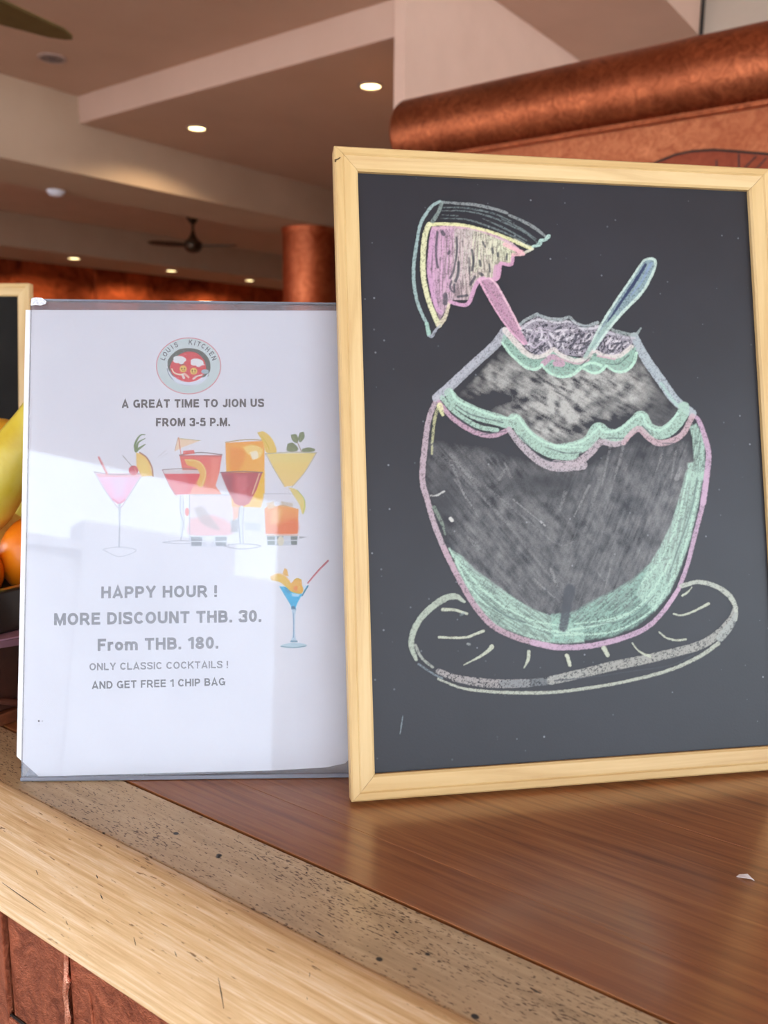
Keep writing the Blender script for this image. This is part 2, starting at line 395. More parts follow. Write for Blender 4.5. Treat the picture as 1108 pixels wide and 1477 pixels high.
# ------------------------------------------------------------------ ceiling lights
def downlight(u, v, z, lit, label, power=6, r=.05, ss=2.7):
    e = empty('ceiling_downlight', tuple(P(u, v, z)))
    tag(e, label, 'ceiling light', 'recessed ceiling downlights')
    obj('trim_ring', lathe(bmesh.new(), [(r, -.001), (r+.012, -.001), (r+.012, -.007), (r+.004, -.010), (r, -.007), (r, -.001)], 32), 'trim_white', e, True)
    if lit:
        obj('lens', lathe(bmesh.new(), [(0, -.006), (r*.8, -.005), (r-.001, -.003), (r-.001, -.0005), (0, -.0005)], 32), 'glow', e, True)
        ld = bpy.data.lights.new('downlight_beam', 'SPOT'); ld.energy = power; ld.color = (1., .80, .52); ld.spot_size = ss; ld.spot_blend = .35; ld.shadow_soft_size = .03
        lo = bpy.data.objects.new('downlight_beam', ld); lo.location = (0, 0, -.02); link(lo, e)
    else:
        obj('reflector', lathe(bmesh.new(), [(0, -.003), (r*.25, -.003), (r*.3, -.008), (r*.4, -.003), (r*.75, -.0045), (r-.001, -.007), (r-.001, -.0005), (0, -.0005)], 32), 'reflector', e, True)
    return e
downlight(3.194, 2.461, ZS, True, 'lit recessed downlight closest to the copper hood in the brown soffit', 12, .045)
downlight(3.206, 3.636, ZS, True, 'lit recessed downlight mid soffit, below the pink ceiling step', 14, .045)
downlight(2.399, 3.687, ZT, False, 'unlit grey recessed downlight under the fan blade at top left', 0, .052)
for px, lab in ((107, 'leftmost lit downlight of the three over the copper back wall'), (247, 'middle lit downlight of the three over the copper back wall'), (360, 'rightmost lit downlight of the three over the copper back wall')):
    y = {107: 372, 247: 390, 360: 404}[px]; q = atz(px, y, Z2)
    downlight(float(q@D1), float(q@D2), Z2, True, lab, 17, .06, 2.85)

q = P(2.961, 4.585, ZB)
d = empty('smoke_detector', tuple(q)); tag(d, 'small white dome smoke detector on the edge of the ceiling beam', 'smoke detector')
obj('base', lathe(bmesh.new(), [(0, 0), (.052, 0), (.052, -.010), (0, -.010)], 32), 'detector', d, True)
obj('dome', lathe(bmesh.new(), [(.046, -.010), (.044, -.018), (.034, -.028), (.018, -.033), (0, -.034)], 32), 'detector', d, True)

# ------------------------------------------------------------------ ceiling fans
def fan(loc_uv, zceil, zrotor, angles, L, w0, w1, label, hub=.085, pitch=.2, bladem='fan_blade'):
    e = empty('ceiling_fan', tuple(P(loc_uv[0], loc_uv[1], zceil))); tag(e, label, 'ceiling fan')
    z = zrotor-zceil
    obj('canopy', lathe(bmesh.new(), [(0, 0), (.062, 0), (.058, -.02), (.03, -.06), (.014, -.072), (0, -.072)], 28), 'fan_bronze', e, True)
    obj('down_rod', lathe(bmesh.new(), [(0, -.06), (.012, -.06), (.012, z+.09), (0, z+.09)], 16), 'fan_bronze', e, True)
    obj('motor', lathe(bmesh.new(), [(0, z+.13), (.02, z+.125), (.026, z+.09), (hub*.6, z+.055), (hub*.95, z+.03), (hub, z), (hub*.93, z-.03), (hub*.65, z-.055), (hub*.3, z-.065), (0, z-.067)], 32), 'fan_bronze', e, True)
    for a in angles:
        bm = bmesh.new(); xs = np.linspace(hub*.8, L, 10); top = []
        for s_ in (1, -1):
            row = []
            for i, x in enumerate(xs):
                tt = i/9; w = (w0*(1-tt)+w1*tt)/2 * (.45+.55*min(1, tt*3.5))
                if i == 9: w *= .45
                row.append((x, s_*w))
            top.append(row)
        outline = top[0]+[(L+.012, 0)]+top[1][::-1]
        prism(bm, outline, -.004, .004)
        b = obj('blade', bm, bladem, e); b.location = (0, 0, z)
        b.rotation_euler = (pitch, 0, a)
        obj('blade_bracket', B(hub*.6, hub+.08, -.015, .015, -.008, -.003, bev=.001, seg=1), 'fan_bronze', b)
a0 = math.atan2(D1[1], D1[0])
fan((1.37, 2.83), ZT, 2.50, [a0, a0+2.094, a0-2.094], .545, .27, .085, 'large olive bladed ceiling fan cut off by the top left corner', pitch=.0)
aR = math.atan2(*(P(5.644, 5.916, 0)-P(5.41, 6.23, 0))[[1, 0]])
fan((5.41, 6.23), 2.70, 2.44, [aR-.1, aR+1.9, aR+3.6], .40, .12, .07, 'small dark bronze ceiling fan hanging beyond the ceiling beam', hub=.085, pitch=.25, bladem='fan_bronze')

# ------------------------------------------------------------------ the bar counter
bar = empty('bar_counter', (0, 0, ZC), RZ_BAR)
tag(bar, 'wooden plank bar counter with pale edge beam and copper front', 'bar counter')
N0, N1, N2_, N3 = .2175, .2650, .3110, .3512
XL, XR = -1.45, .62
# edge beam, slightly proud and rounded
BP = [(.2644, .0002), (.2632, .0009), (.2580, .0008), (.2450, -.0045), (.2330, -.0120), (.2235, -.0210), (.2180, -.0290), (.2178, -.0325), (.2215, -.0360), (.2644, -.0360)]
bm = bmesh.new(); va = [bm.verts.new((XL, n_, z_)) for n_, z_ in BP]; vb = [bm.verts.new((XR, n_, z_)) for n_, z_ in BP]
bm.faces.new(va); bm.faces.new(vb[::-1])
for i in range(len(BP)): bm.faces.new((va[i], va[(i+1) % len(BP)], vb[(i+1) % len(BP)], vb[i]))
obj('edge_beam', bm, 'beam', bar, True)
def beam_hit(x, y):
    r = ray(x, y); rn, rz, rx = r@CN, r[2], r@CX; cn, cz, cx_ = CAM@CN, CAM[2]-ZC, CAM@CX
    for (n0, z0), (n1, z1) in zip(BP[1:7], BP[2:8]):
        A_ = np.array([[rn, -(n1-n0)], [rz, -(z1-z0)]]); t_, q_ = np.linalg.solve(A_, [n0-cn, z0-cz])
        if -.02 <= q_ <= 1.02: return Vector((cx_+t_*rx, cn+t_*rn, cz+t_*rz))
    return None
obj('plank', B(XL, XR, N1+.0004, N2_-.0005, -.022, -.0002, bev=.0006, seg=2), 'plank_fleck', bar)
ys = [N2_+.0011, N3, .462, .575, .69, .80]
for i in range(5):
    obj('plank', B(XL, XR, ys[i]+.00012, ys[i+1]-.00012, -.022, 0, bev=.0002, seg=1), 'plank_dark' if i % 2 == 0 or i < 3 else 'plank_dark2', bar)
obj('under_frame', B(XL, XR, N1+.02, .79, -.06, -.0225), 'crate_base', bar)
# copper front, recessed under the beam
FY = .262
obj('carcass', B(XL, XR, FY+.008, .78, -ZC+.002, -.061), 'copper_dark', bar)
def fpx(x, y): q = atpl(x, y, CN, FY); return float(q@CX), float(q[2]-ZC)
xa = fpx(10, 1340)[0]; xb = fpx(98, 1400)[0]
obj('copper_panel', B(XL, xa-.001, FY-.003, FY+.008, -1.0, -.0345, bev=.001), 'copper_bar', bar)
obj('copper_panel', B(xa+.001, xb-.002, FY, FY+.008, -1.0, -.0345, bev=.001), 'copper_bar', bar)
obj('copper_panel', B(xb+.002, XR, FY, FY+.008, -1.0, -.0345, bev=.001), 'copper_bar', bar)
# folded seam ridge with a wavering edge
pth = []
for i, y in enumerate([1340, 1380, 1405, 1412, 1430, 1450, 1465, 1480, 1520, 1600]):
    a, b = fpx(98+[0, 0, 0, 1.5, -1, 1, 3, 2, 1, 2][i], y); pth.append((a, FY-.001, b))
obj('folded_seam', tube(bmesh.new(), pth, [.0016, .0016, .0016, .0026, .002, .0016, .0024, .0018, .0016, .0016], 8), 'copper_highlight', bar, True)
a, b = fpx(18, 1463); a2, b2 = fpx(46, 1480)
bm = bmesh.new(); box(bm, a, a+.05, FY-.003, FY+.002, b-.09, b, bev=.0012); obj('embossed_plate', bm, 'copper_bar', bar)
bm = bmesh.new(); tube(bm, [(a-.0008, FY-.001, b-.09), (a-.0008, FY-.001, b+.0008), (a+.05, FY-.001, b+.0008)], .0011, 6); obj('plate_groove', bm, 'cable', bar)
p1 = [fpx(128, 1430), fpx(131, 1445), fpx(133, 1460), fpx(135, 1480)]
obj('embossed_line', tube(bmesh.new(), [(x, FY, z) for x, z in p1], [.0004, .0012, .0012, .0008], 6), 'copper_bar', bar, True)
# small splits and knocks in the beam and plank
def mark(px0, py0, px1, py1, w, par=bar, zz=.0013):
    la, lb = (beam_hit(px0, py0), beam_hit(px1, py1)) if zz > .001 else (None, None)
    if la is None or lb is None:
        a = atz(px0, py0, ZC+zz); b = atz(px1, py1, ZC+zz)
        la = Vector((a@CX, a@CN, zz-.0003)); lb = Vector((b@CX, b@CN, zz-.0003))
    mid = (la+lb)/2
    return obj('crack', tube(bmesh.new(), [la, mid+Vector((w*.6, -w*.3, 0)), lb], [w*.25, w*.5, w*.2], 6, flat=.5), 'cable', par)
for m_ in [(447, 1403, 443, 1442, .0006), (315, 1410, 323, 1455, .0005), (145, 1290, 148, 1297, .0006), (95, 1328, 98, 1334, .0004), (139, 1262, 141, 1267, .0006), (193, 1352, 196, 1364, .0004), (52, 1255, 55, 1262, .0004), (3, 1273, 66, 1317, .0005), (252, 1372, 255, 1380, .0004)]: mark(*m_)
for m_ in [(570, 1342, 575, 1344, .0012), (560, 1335, 562, 1336, .0008), (704, 1337, 708, 1338, .0010), (711, 1332, 713, 1333, .0008), (765, 1424, 781, 1432, .0010), (763, 1455, 766, 1456, .0009), (838, 1456, 860, 1465, .0006), (683, 1366, 686, 1367, .0006), (637, 1391, 639, 1392, .0006), (522, 1312, 525, 1313, .0007), (441, 1257, 444, 1258, .0008), (340, 1245, 343, 1246, .0007), (198, 1194, 200, 1195, .0007), (215, 1180, 217, 1181, .0006), (185, 1152, 187, 1153, .0006), (298, 1173, 301, 1174, .0006), (455, 1342, 468, 1350, .0008), (487, 1296, 489, 1297, .0007)]: mark(*m_, zz=.0001)

q = atz(1075, 1267, ZC)
sc_ = empty('paper_scrap', (float(q[0]), float(q[1]), ZC), -.55)
tag(sc_, 'tiny torn white scrap lying on the brown planks at right', 'scrap')
bm = bmesh.new()
pts = [(-.0040, -.0011), (.0034, -.0018), (.0044, .0002), (.0008, .0016), (-.0032, .0014)]
va = [bm.verts.new((x, y, .0001+.0016*(i % 2))) for i, (x, y) in enumerate(pts)]; vb = [bm.verts.new((x, y, .0004+.0016*(i % 2))) for i, (x, y) in enumerate(pts)]
bm.faces.new(va[::-1]); bm.faces.new(vb)
for i in range(5): bm.faces.new((va[i], va[(i+1) % 5], vb[(i+1) % 5], vb[i]))
obj('torn_piece', bm, 'scrap', sc_)

# ------------------------------------------------------------------ leaning frames of reference
def leanframe(x, y, yaw, lean, k=1.0, z=0.):
    o = np.array([x, y, ZC]); o = CAM + (o-CAM)*k
    a = np.array([math.cos(yaw), math.sin(yaw), 0]); nh = np.array([math.sin(yaw), -math.cos(yaw), 0])
    u = math.cos(lean)*np.array([0, 0, 1]) - math.sin(lean)*nh; n = np.cross(a, u)
    m = Matrix([[a[0], u[0], n[0], o[0]], [a[1], u[1], n[1], o[1]], [a[2], u[2], n[2], o[2]], [0, 0, 0, 1]])
    return dict(o=o, a=a, u=u, n=n, m=m)
def toloc(fr, x, y, off=0.):
    X = atpl(x, y, fr['n'], float(fr['o']@fr['n'])+off) - fr['o']; return float(X@fr['a']), float(X@fr['u'])
def topx(fr, s, t, off=0.):
    X = fr['o'] + np.asarray(s)[..., None]*fr['a'] + np.asarray(t)[..., None]*fr['u'] + off*fr['n'] - CAM
    z = X@FW; return 554+F*(X@RT)/z, 738.5-F*(X@UP)/z

# ------------------------------------------------------------------ painter (for chalk and print), works in flat drawing coordinates
def vnoise(h, w, cell, seed, ang=0., aniso=1.):
    r = np.random.default_rng(seed); yy, xx = np.mgrid[0:h, 0:w].astype(np.float32)
    c, s = math.cos(ang), math.sin(ang); u = (xx*c+yy*s)/(cell*aniso); v = (-xx*s+yy*c)/cell
    u -= u.min(); v -= v.min(); iu = u.astype(int); iv = v.astype(int); fu = u-iu; fv = v-iv
    g = r.random((iv.max()+2, iu.max()+2)).astype(np.float32)
    fu = fu*fu*(3-2*fu); fv = fv*fv*(3-2*fv)
    return (g[iv, iu]*(1-fu)+g[iv, iu+1]*fu)*(1-fv)+(g[iv+1, iu]*(1-fu)+g[iv+1, iu+1]*fu)*fv
def smooth(pts, n=8):
    p = np.array(pts, float)
    if len(p) < 3: return p
    q = np.vstack([2*p[0]-p[1], p, 2*p[-1]-p[-2]]); out = []
    for i in range(1, len(q)-2):
        for t in np.linspace(0, 1, n, endpoint=False):
            a, b, c, d = q[i-1], q[i], q[i+1], q[i+2]
            out.append(.5*((2*b)+(-a+c)*t+(2*a-5*b+4*c-d)*t*t+(-a+3*b-3*c+d)*t**3))
    out.append(p[-1]); return np.array(out)
class Canvas:
    def __init__(s, x0, y0, x1, y1, res, chalk=True):
        s.x0, s.y0, s.res = x0, y0, res; s.w = int((x1-x0)*res); s.h = int((y1-y0)*res)
        s.rgb = np.zeros((s.h, s.w, 3), np.float32); s.a = np.zeros((s.h, s.w), np.float32); s.layer = np.zeros((s.h, s.w), np.int8)
        s.cur = 1; s.chalk = chalk
        s.n1 = vnoise(s.h, s.w, 1.6*res, 1)*.5+vnoise(s.h, s.w, 4*res, 2)*.5
        s.n2 = vnoise(s.h, s.w, 1.1*res, 3)*.6+vnoise(s.h, s.w, 2.6*res, 4)*.4
    def over(s, sl, al, c):
        c = np.asarray(c, np.float32); a0 = s.a[sl]; na = al+a0*(1-al); sa = np.maximum(na, 1e-5)
        s.rgb[sl] = (c*al[..., None]+s.rgb[sl]*(a0*(1-al))[..., None])/sa[..., None]; s.a[sl] = na
        s.layer[sl] = np.where(al > .03, s.cur, s.layer[sl])
    def erase(s, pts, w, op):
        al, sl = s.cover(pts, w, True, 1.5)
        if sl: s.a[sl] *= (1-al*op)
    def cover(s, pts, w, sm, soft):
        p = smooth(pts) if sm else np.array(pts, float)
        p = (p-[s.x0, s.y0])*s.res
        ww = np.interp(np.linspace(0, 1, len(p)), np.linspace(0, 1, len(w)), w)*s.res if hasattr(w, '__len__') else np.full(len(p), w*s.res)
        pad = ww.max()/2+soft*s.res+2
        X0, Y0 = np.maximum(np.floor(p.min(0)-pad), 0).astype(int); X1 = min(int(p[:, 0].max()+pad)+1, s.w); Y1 = min(int(p[:, 1].max()+pad)+1, s.h)
        if X1 <= X0 or Y1 <= Y0: return None, None
        D = np.full((Y1-Y0, X1-X0), -9., np.float32)
        for i in range(len(p)-1):
            a, b = p[i], p[i+1]; r = max(ww[i], ww[i+1])/2+soft*s.res+1
            ax0 = max(int(min(a[0], b[0])-r), X0); ax1 = min(int(max(a[0], b[0])+r)+2, X1); ay0 = max(int(min(a[1], b[1])-r), Y0); ay1 = min(int(max(a[1], b[1])+r)+2, Y1)
            if ax1 <= ax0 or ay1 <= ay0: continue
            yy, xx = np.mgrid[ay0:ay1, ax0:ax1]; d = b-a; L = max(d@d, 1e-6)
            t = np.clip(((xx-a[0])*d[0]+(yy-a[1])*d[1])/L, 0, 1)
            dist = np.hypot(xx-a[0]-t*d[0], yy-a[1]-t*d[1]); e = (ww[i]*(1-t)+ww[i+1]*t)/2-dist
            v = D[ay0-Y0:ay1-Y0, ax0-X0:ax1-X0]; np.maximum(v, e, out=v)
        sl = (slice(Y0, Y1), slice(X0, X1))
        return np.clip(D/(soft*s.res)+.5, 0, 1), sl
    def stroke(s, pts, w, c, op=.85, grain=.5, sm=True, soft=None):
        al, sl = s.cover(pts, w, sm, soft or (1.5 if s.chalk else .5))
        if sl is None: return
        if s.chalk:
            e = al+(s.n1[sl]-.5)*1.2*(al < .999); al = np.clip(e, 0, 1)*al**.3
            al = al*np.clip(1-grain*1.45*np.clip((s.n2[sl]-.48)*3.6, 0, 1), 0, 1)
        s.over(sl, al*op, c)
    def poly(s, pts, c, op=.8, grain=.5, sm=False, soft=1.2, tex=None, c2=None, grad=None):
        p = smooth(list(pts)+[pts[0]], 6) if sm else np.array(pts, float)
        p = (p-[s.x0, s.y0])*s.res; pad = soft*s.res+2
        X0, Y0 = np.maximum(np.floor(p.min(0)-pad), 0).astype(int); X1 = min(int(p[:, 0].max()+pad)+1, s.w); Y1 = min(int(p[:, 1].max()+pad)+1, s.h)
        if X1 <= X0 or Y1 <= Y0: return
        yy, xx = np.mgrid[Y0:Y1, X0:X1].astype(np.float32); ins = np.zeros(yy.shape, bool); q = np.roll(p, -1, 0)
        dist = np.full(yy.shape, 1e9, np.float32)
        for a, b in zip(p, q):
            if a[1] != b[1]:
                c_ = ((a[1] > yy) != (b[1] > yy)) & (xx < (b[0]-a[0])*(yy-a[1])/(b[1]-a[1])+a[0]); ins ^= c_
            d = b-a; L = max(d@d, 1e-6); t = np.clip(((xx-a[0])*d[0]+(yy-a[1])*d[1])/L, 0, 1)
            dist = np.minimum(dist, (xx-a[0]-t*d[0])**2+(yy-a[1]-t*d[1])**2)
        sd = np.sqrt(dist)*np.where(ins, 1, -1)
        al = np.clip(sd/(soft*s.res)+.5, 0, 1); sl = (slice(Y0, Y1), slice(X0, X1))
        if s.chalk:
            al = np.clip(al+(s.n1[sl]-.5)*.5*(al < .999), 0, 1)*al**.3; al = al*np.clip(1-grain*1.45*np.clip((s.n2[sl]-.48)*3.6, 0, 1), 0, 1)
        if tex is not None: al = al*tex[sl]
        col = np.asarray(c, np.float32)
        if c2 is not None:
            g = ((xx-p[:, 0].min())/np.ptp(p[:, 0]) if grad == 'x' else (yy-p[:, 1].min())/np.ptp(p[:, 1]))[..., None]
            g = np.clip(g, 0, 1); col = col*(1-g)+np.asarray(c2, np.float32)*g
        s.over(sl, al*op, col)
    def ellipse(s, cx, cy, rx, ry, c, op=1, ang=0, n=24, **k):
        s.poly([(cx+rx*math.cos(a)*math.cos(ang)-ry*math.sin(a)*math.sin(ang), cy+rx*math.cos(a)*math.sin(ang)+ry*math.sin(a)*math.cos(ang)) for a in np.linspace(0, 2*math.pi, n, endpoint=False)], c, op, **k)
    def sample(s, x, y):
        fx = np.clip((x-s.x0)*s.res-.5, 0, s.w-1.01); fy = np.clip((y-s.y0)*s.res-.5, 0, s.h-1.01); ix = fx.astype(int); iy = fy.astype(int); tx = (fx-ix); ty = (fy-iy)
        inside = (x >= s.x0) & (y >= s.y0) & (x < s.x0+s.w/s.res) & (y < s.y0+s.h/s.res)
        w = [(1-tx)*(1-ty), tx*(1-ty), (1-tx)*ty, tx*ty]; idx = [(iy, ix), (iy, ix+1), (iy+1, ix), (iy+1, ix+1)]
        a = sum(wi*s.a[i] for wi, i in zip(w, idx)); rgb = sum((wi*s.a[i])[..., None]*s.rgb[i] for wi, i in zip(w, idx))/np.maximum(a, 1e-5)[..., None]
        return rgb, a*inside, s.layer[iy, ix]

def painted_parts(cv, fr, s0, s1, t0, t1, step, names, mat, parent, off):
    """a grid of small faces on the flat surface; each face belongs to the part drawn there"""
    ns = int((s1-s0)/step)+1; nt = int((t1-t0)/step)+1
    ss, tt = np.meshgrid(np.linspace(s0, s1, ns), np.linspace(t0, t1, nt))
    px, py = topx(fr, ss, tt, off); rgb, a, lay = cv.sample(px, py)
    fa = np.maximum.reduce([a[:-1, :-1], a[1:, :-1], a[:-1, 1:], a[1:, 1:]])
    fl = np.maximum.reduce([lay[:-1, :-1], lay[1:, :-1], lay[:-1, 1:], lay[1:, 1:]])
    idx = np.arange(ns*nt).reshape(nt, ns); q = np.stack([idx[:-1, :-1], idx[:-1, 1:], idx[1:, 1:], idx[1:, :-1]], -1)
    co = np.stack([ss, tt, np.full_like(ss, off)], -1).reshape(-1, 3); cl = np.concatenate([lin(np.clip(rgb, 0, 1)), a[..., None]], -1).reshape(-1, 4)
    for k, nm in names.items():
        sel = (fa > .02) & (fl == k); f = q[sel]
        if not len(f): continue
        u, inv = np.unique(f.ravel(), return_inverse=True)
        me = bpy.data.meshes.new(nm); me.vertices.add(len(u)); me.vertices.foreach_set('co', co[u].ravel().astype(np.float32))
        me.loops.add(f.size); me.loops.foreach_set('vertex_index', inv.astype(np.int32).ravel())
        me.polygons.add(len(f)); me.polygons.foreach_set('loop_start', (np.arange(len(f))*4).astype(np.int32))
        try: me.polygons.foreach_set('loop_total', np.full(len(f), 4, np.int32))
        except Exception: pass
        at_ = me.color_attributes.new('Col', 'FLOAT_COLOR', 'POINT'); at_.data.foreach_set('color', cl[u].ravel().astype(np.float32))
        me.update(calc_edges=True); me.validate(); me.materials.append(M[mat])
        link(bpy.data.objects.new(nm, me), parent)

def tr(pts, ox, oy, sc): return [(ox+x/sc, oy+y/sc) for x, y in pts]

# ------------------------------------------------------------------ framed chalkboard
def framed_board(fr, W, H, fw, matrail='pine', label='', name='chalkboard', legx=.5, face='slate'):
    e = empty(name, mat=fr['m'])
    tag(e, label, 'chalkboard')
    # rail profile: (distance from outer edge, height); z=0 is the front of the frame, the back is at -.012
    prof = [(0, -.0120), (0, -.0018), (.0012, -.0004), (.0048, 0), (.0056, -.0008), (.0062, -.0006), (.0135, -.0022), (fw, -.0034), (fw, -.0120)]
    def rail(L, mat):
        bm = bmesh.new(); A = []; Bv = []
        for d, z in prof:
            A.append(bm.verts.new((d+.00012, d, z))); Bv.append(bm.verts.new((L-d-.00012, d, z)))
        n = len(prof)
        for i in range(n): bm.faces.new((A[i], A[(i+1) % n], Bv[(i+1) % n], Bv[i]))
        bm.faces.new(A[::-1]); bm.faces.new(Bv)
        return bm
    for L, ang, ox, oy in ((W, 0, 0, 0), (W, math.pi, W, H), (H, math.pi/2, W, 0), (H, -math.pi/2, 0, H)):
        o = obj('frame_rail', rail(L, matrail), matrail, e); o.location = (ox, oy, 0); o.rotation_euler = (0, 0, ang)
    sf = obj('writing_surface', B(fw-.002, W-fw+.002, fw-.002, H-fw+.002, -.0100, -.0060), face, e)
    # rear easel strut, hinged near the top, foot on the counter
    return e
k = (.25938-.0029)/.25938
bf = leanframe(-.01775, .46688, .16729, .23658, k)
BW, BH, BFW = (.27281+.03004)*k, (.37569+.03004)*k*1.0065, .01502*k
board = framed_board(bf, BW, BH, BFW, label='large pine framed chalkboard with a chalk coconut drink drawing, on the planks')
def strut(e, fr, W, hz):
    p = fr['o']+fr['a']*W/2+fr['u']*hz-fr['n']*.0125
    q = p.copy(); back = -np.array([fr['n'][0], fr['n'][1], 0]); back /= np.linalg.norm(back)
    q = p+back*.085; q[2] = ZC
    L = np.linalg.norm(q-p); w = (q-p)/L
    s_ = obj('easel_strut', B(-.018, .018, -.004, .0, 0, L-.003, bev=.0008, seg=1), 'pine', e)
    a = fr['a']; n2 = np.cross(w, a)
    m = Matrix([[a[0], n2[0], w[0], p[0]], [a[1], n2[1], w[1], p[1]], [a[2], n2[2], w[2], p[2]], [0, 0, 0, 1]])
    s_.matrix_parent_inverse = fr['m'].inverted(); s_.matrix_basis = m
    s_.matrix_parent_inverse = Matrix.Identity(4); s_.matrix_basis = fr['m'].inverted() @ m
strut(board, bf, BW, .22)
# dark knot on the upper left of the frame
a, b = toloc(bf, 484, 233), toloc(bf, 491, 227)
obj('knot', tube(bmesh.new(), [(a[0], a[1], -.0001), (a[0]-.0002, a[1]+.001, .0), ((a[0]+b[0])/2, (a[1]+b[1])/2+.0002, .0001), (b[0], b[1], 0)], [.0006, .0005, .0004, .0003], 6), 'stem', board)

SURF = -.0058
cv = Canvas(570, 270, 1080, 1080, 1.8)
# colours
GRN = (.60, .71, .65); PNK = (.70, .59, .67); GRY = (.60, .62, .65); CRM = (.78, .78, .70); YEL = (.82, .82, .62); LIL = (.70, .66, .71); TEAL = (.58, .67, .66); WHT = (.74, .74, .72)
r1 = lambda p: tr(p, 570, 270, 4.432); r2 = lambda p: tr(p, 700, 350, 3.957); r3 = lambda p: tr(p, 590, 440, 4.432)
r4 = lambda p: tr(p, 800, 440, 4.432); r5 = lambda p: tr(p, 590, 680, 4.432); r6 = lambda p: tr(p, 800, 680, 3.597); r7 = lambda p: tr(p, 620, 640, 2.916)
pxp = lambda p: p
body = pxp([(716, 484), (760, 500), (850, 505), (918, 488), (950, 545), (998, 598), (1020, 640), (1021, 690), (1012, 760), (985, 840), (940, 895), (870, 925), (800, 932), (735, 915), (690, 880), (655, 820), (625, 745), (610, 680), (617, 610), (634, 575)])
# --- coconut (layer 1)
cv.cur = 1
N45 = vnoise(cv.h, cv.w, 2.4*cv.res, 11, math.radians(50), 9)*.6+vnoise(cv.h, cv.w, 7*cv.res, 51, math.radians(50), 4)*.4; N45b = vnoise(cv.h, cv.w, 1.4*cv.res, 12, math.radians(45), 14); NB = vnoise(cv.h, cv.w, 22*cv.res, 13); NC = vnoise(cv.h, cv.w, 9*cv.res, 14); NF = vnoise(cv.h, cv.w, .8*cv.res, 15)
N60 = vnoise(cv.h, cv.w, 2.2*cv.res, 16, math.radians(112), 10)*.6+vnoise(cv.h, cv.w, 6*cv.res, 52, math.radians(112), 4)*.4
yy, xx = np.mgrid[0:cv.h, 0:cv.w].astype(np.float32); PX = cv.x0+xx/cv.res; PY = cv.y0+yy/cv.res
wR = 1/(1+np.exp(-(PX-805)/25)); DIR = N45*(1-wR)+N60*wR; ND = vnoise(cv.h, cv.w, 4*cv.res, 17, math.radians(75), 2.5)
lower = np.clip(.26+.42*(DIR-.5)+.26*(NB-.5)+.26*(NC-.5)+.22*(NF-.5)+.12*(ND-.5), 0, 1)
dk = np.exp(-(((PX-640)/22)**2+((PY-725)/55)**2))+np.exp(-(((PX-790)/60)**2+((PY-695)/20)**2))+np.exp(-(((PX-925)/28)**2+((PY-655)/22)**2))*.8
lower = np.clip(lower*(1-.85*np.clip(dk, 0, 1)), 0, 1)
cv.poly(pxp([(622, 640), (700, 650), (760, 670), (850, 675), (905, 640), (990, 640), (1006, 680), (995, 760), (975, 820), (930, 870), (850, 895), (780, 890), (720, 860), (665, 815), (635, 760), (615, 690)]), (.56, .56, .56), 1, grain=.15, soft=16, tex=lower)
# strong white smudge in the upper belly
G = lambda cx, cy, rx, ry: np.exp(-(((PX-cx)/rx)**2+((PY-cy)/ry)**2))
upd = 1.1*G(800, 575, 62, 42)+.85*G(870, 545, 62, 26)+.6*G(715, 550, 26, 16)+.5*G(735, 530, 40, 12)+.45*G(690, 565, 14, 8)+.5*G(912, 575, 24, 26)+.6*G(780, 625, 45, 14)+.5*G(845, 610, 40, 20)+.3*G(745, 585, 20, 14)
dk2 = .9*G(865, 612, 26, 8)+.7*G(905, 615, 18, 14)+.8*G(715, 575, 30, 12)+.8*G(835, 590, 10, 7)+.6*G(825, 615, 16, 9)+.4*G(772, 595, 12, 8)
NU = vnoise(cv.h, cv.w, 5*cv.res, 18, math.radians(35), 2); NU2 = vnoise(cv.h, cv.w, 2*cv.res, 19, math.radians(30), 4)
NS = vnoise(cv.h, cv.w, 4*cv.res, 20, math.radians(32), 5)
up = np.clip((upd+.13)*(.56+.30*(NU-.5)+.35*(NU2-.5)+.45*(NS-.5)+.8*(NC-.5)+.35*(NF-.5))-dk2*.7, 0, .85)
cv.poly(pxp([(690, 540), (722, 505), (760, 525), (830, 535), (915, 505), (945, 555), (985, 600), (960, 620), (930, 612), (870, 640), (840, 655), (790, 648), (750, 612), (700, 603), (655, 575)]), (.68, .68, .66), 1, grain=.15, soft=6, tex=up)
# scratchy lighter strokes and rub marks in the belly
for p, w, op in [([(655, 690), (690, 745)], 3, .35), ([(650, 665), (672, 720)], 4, .3), ([(740, 720), (785, 757)], 2, .5), ([(780, 752), (786, 758)], 3, .9), ([(850, 700), (828, 745)], 3.5, .45), ([(880, 645), (868, 700)], 3.5, .3), ([(900, 640), (886, 690)], 4, .3), ([(955, 655), (946, 680)], 3, .35), ([(975, 650), (968, 690)], 3, .3), ([(815, 710), (808, 735)], 5, .35), ([(864, 692), (845, 760)], 5, .22), ([(720, 690), (730, 675)], 5, .3), ([(737, 688), (728, 668)], 4, .3), ([(640, 660), (700, 720), (760, 790), (805, 845)], 4, .22), ([(700, 700), (760, 750), (805, 785), (830, 780)], 3, .25), ([(770, 835), (800, 862)], 3, .4), ([(795, 820), (803, 845)], 4, .45), ([(690, 790), (675, 775)], 6, .3), ([(976, 690), (982, 675)], 6, .5), ([(680, 690), (655, 665)], 5, .3), ([(880, 820), (872, 850)], 2, .35), ([(862, 825), (872, 838)], 2, .35), ([(690, 700), (650, 655)], 8, .2)]:
    cv.stroke(p, [w*1.2, w*.7], (.62, .62, .62), op*.75, .7)
rr = np.random.default_rng(5)
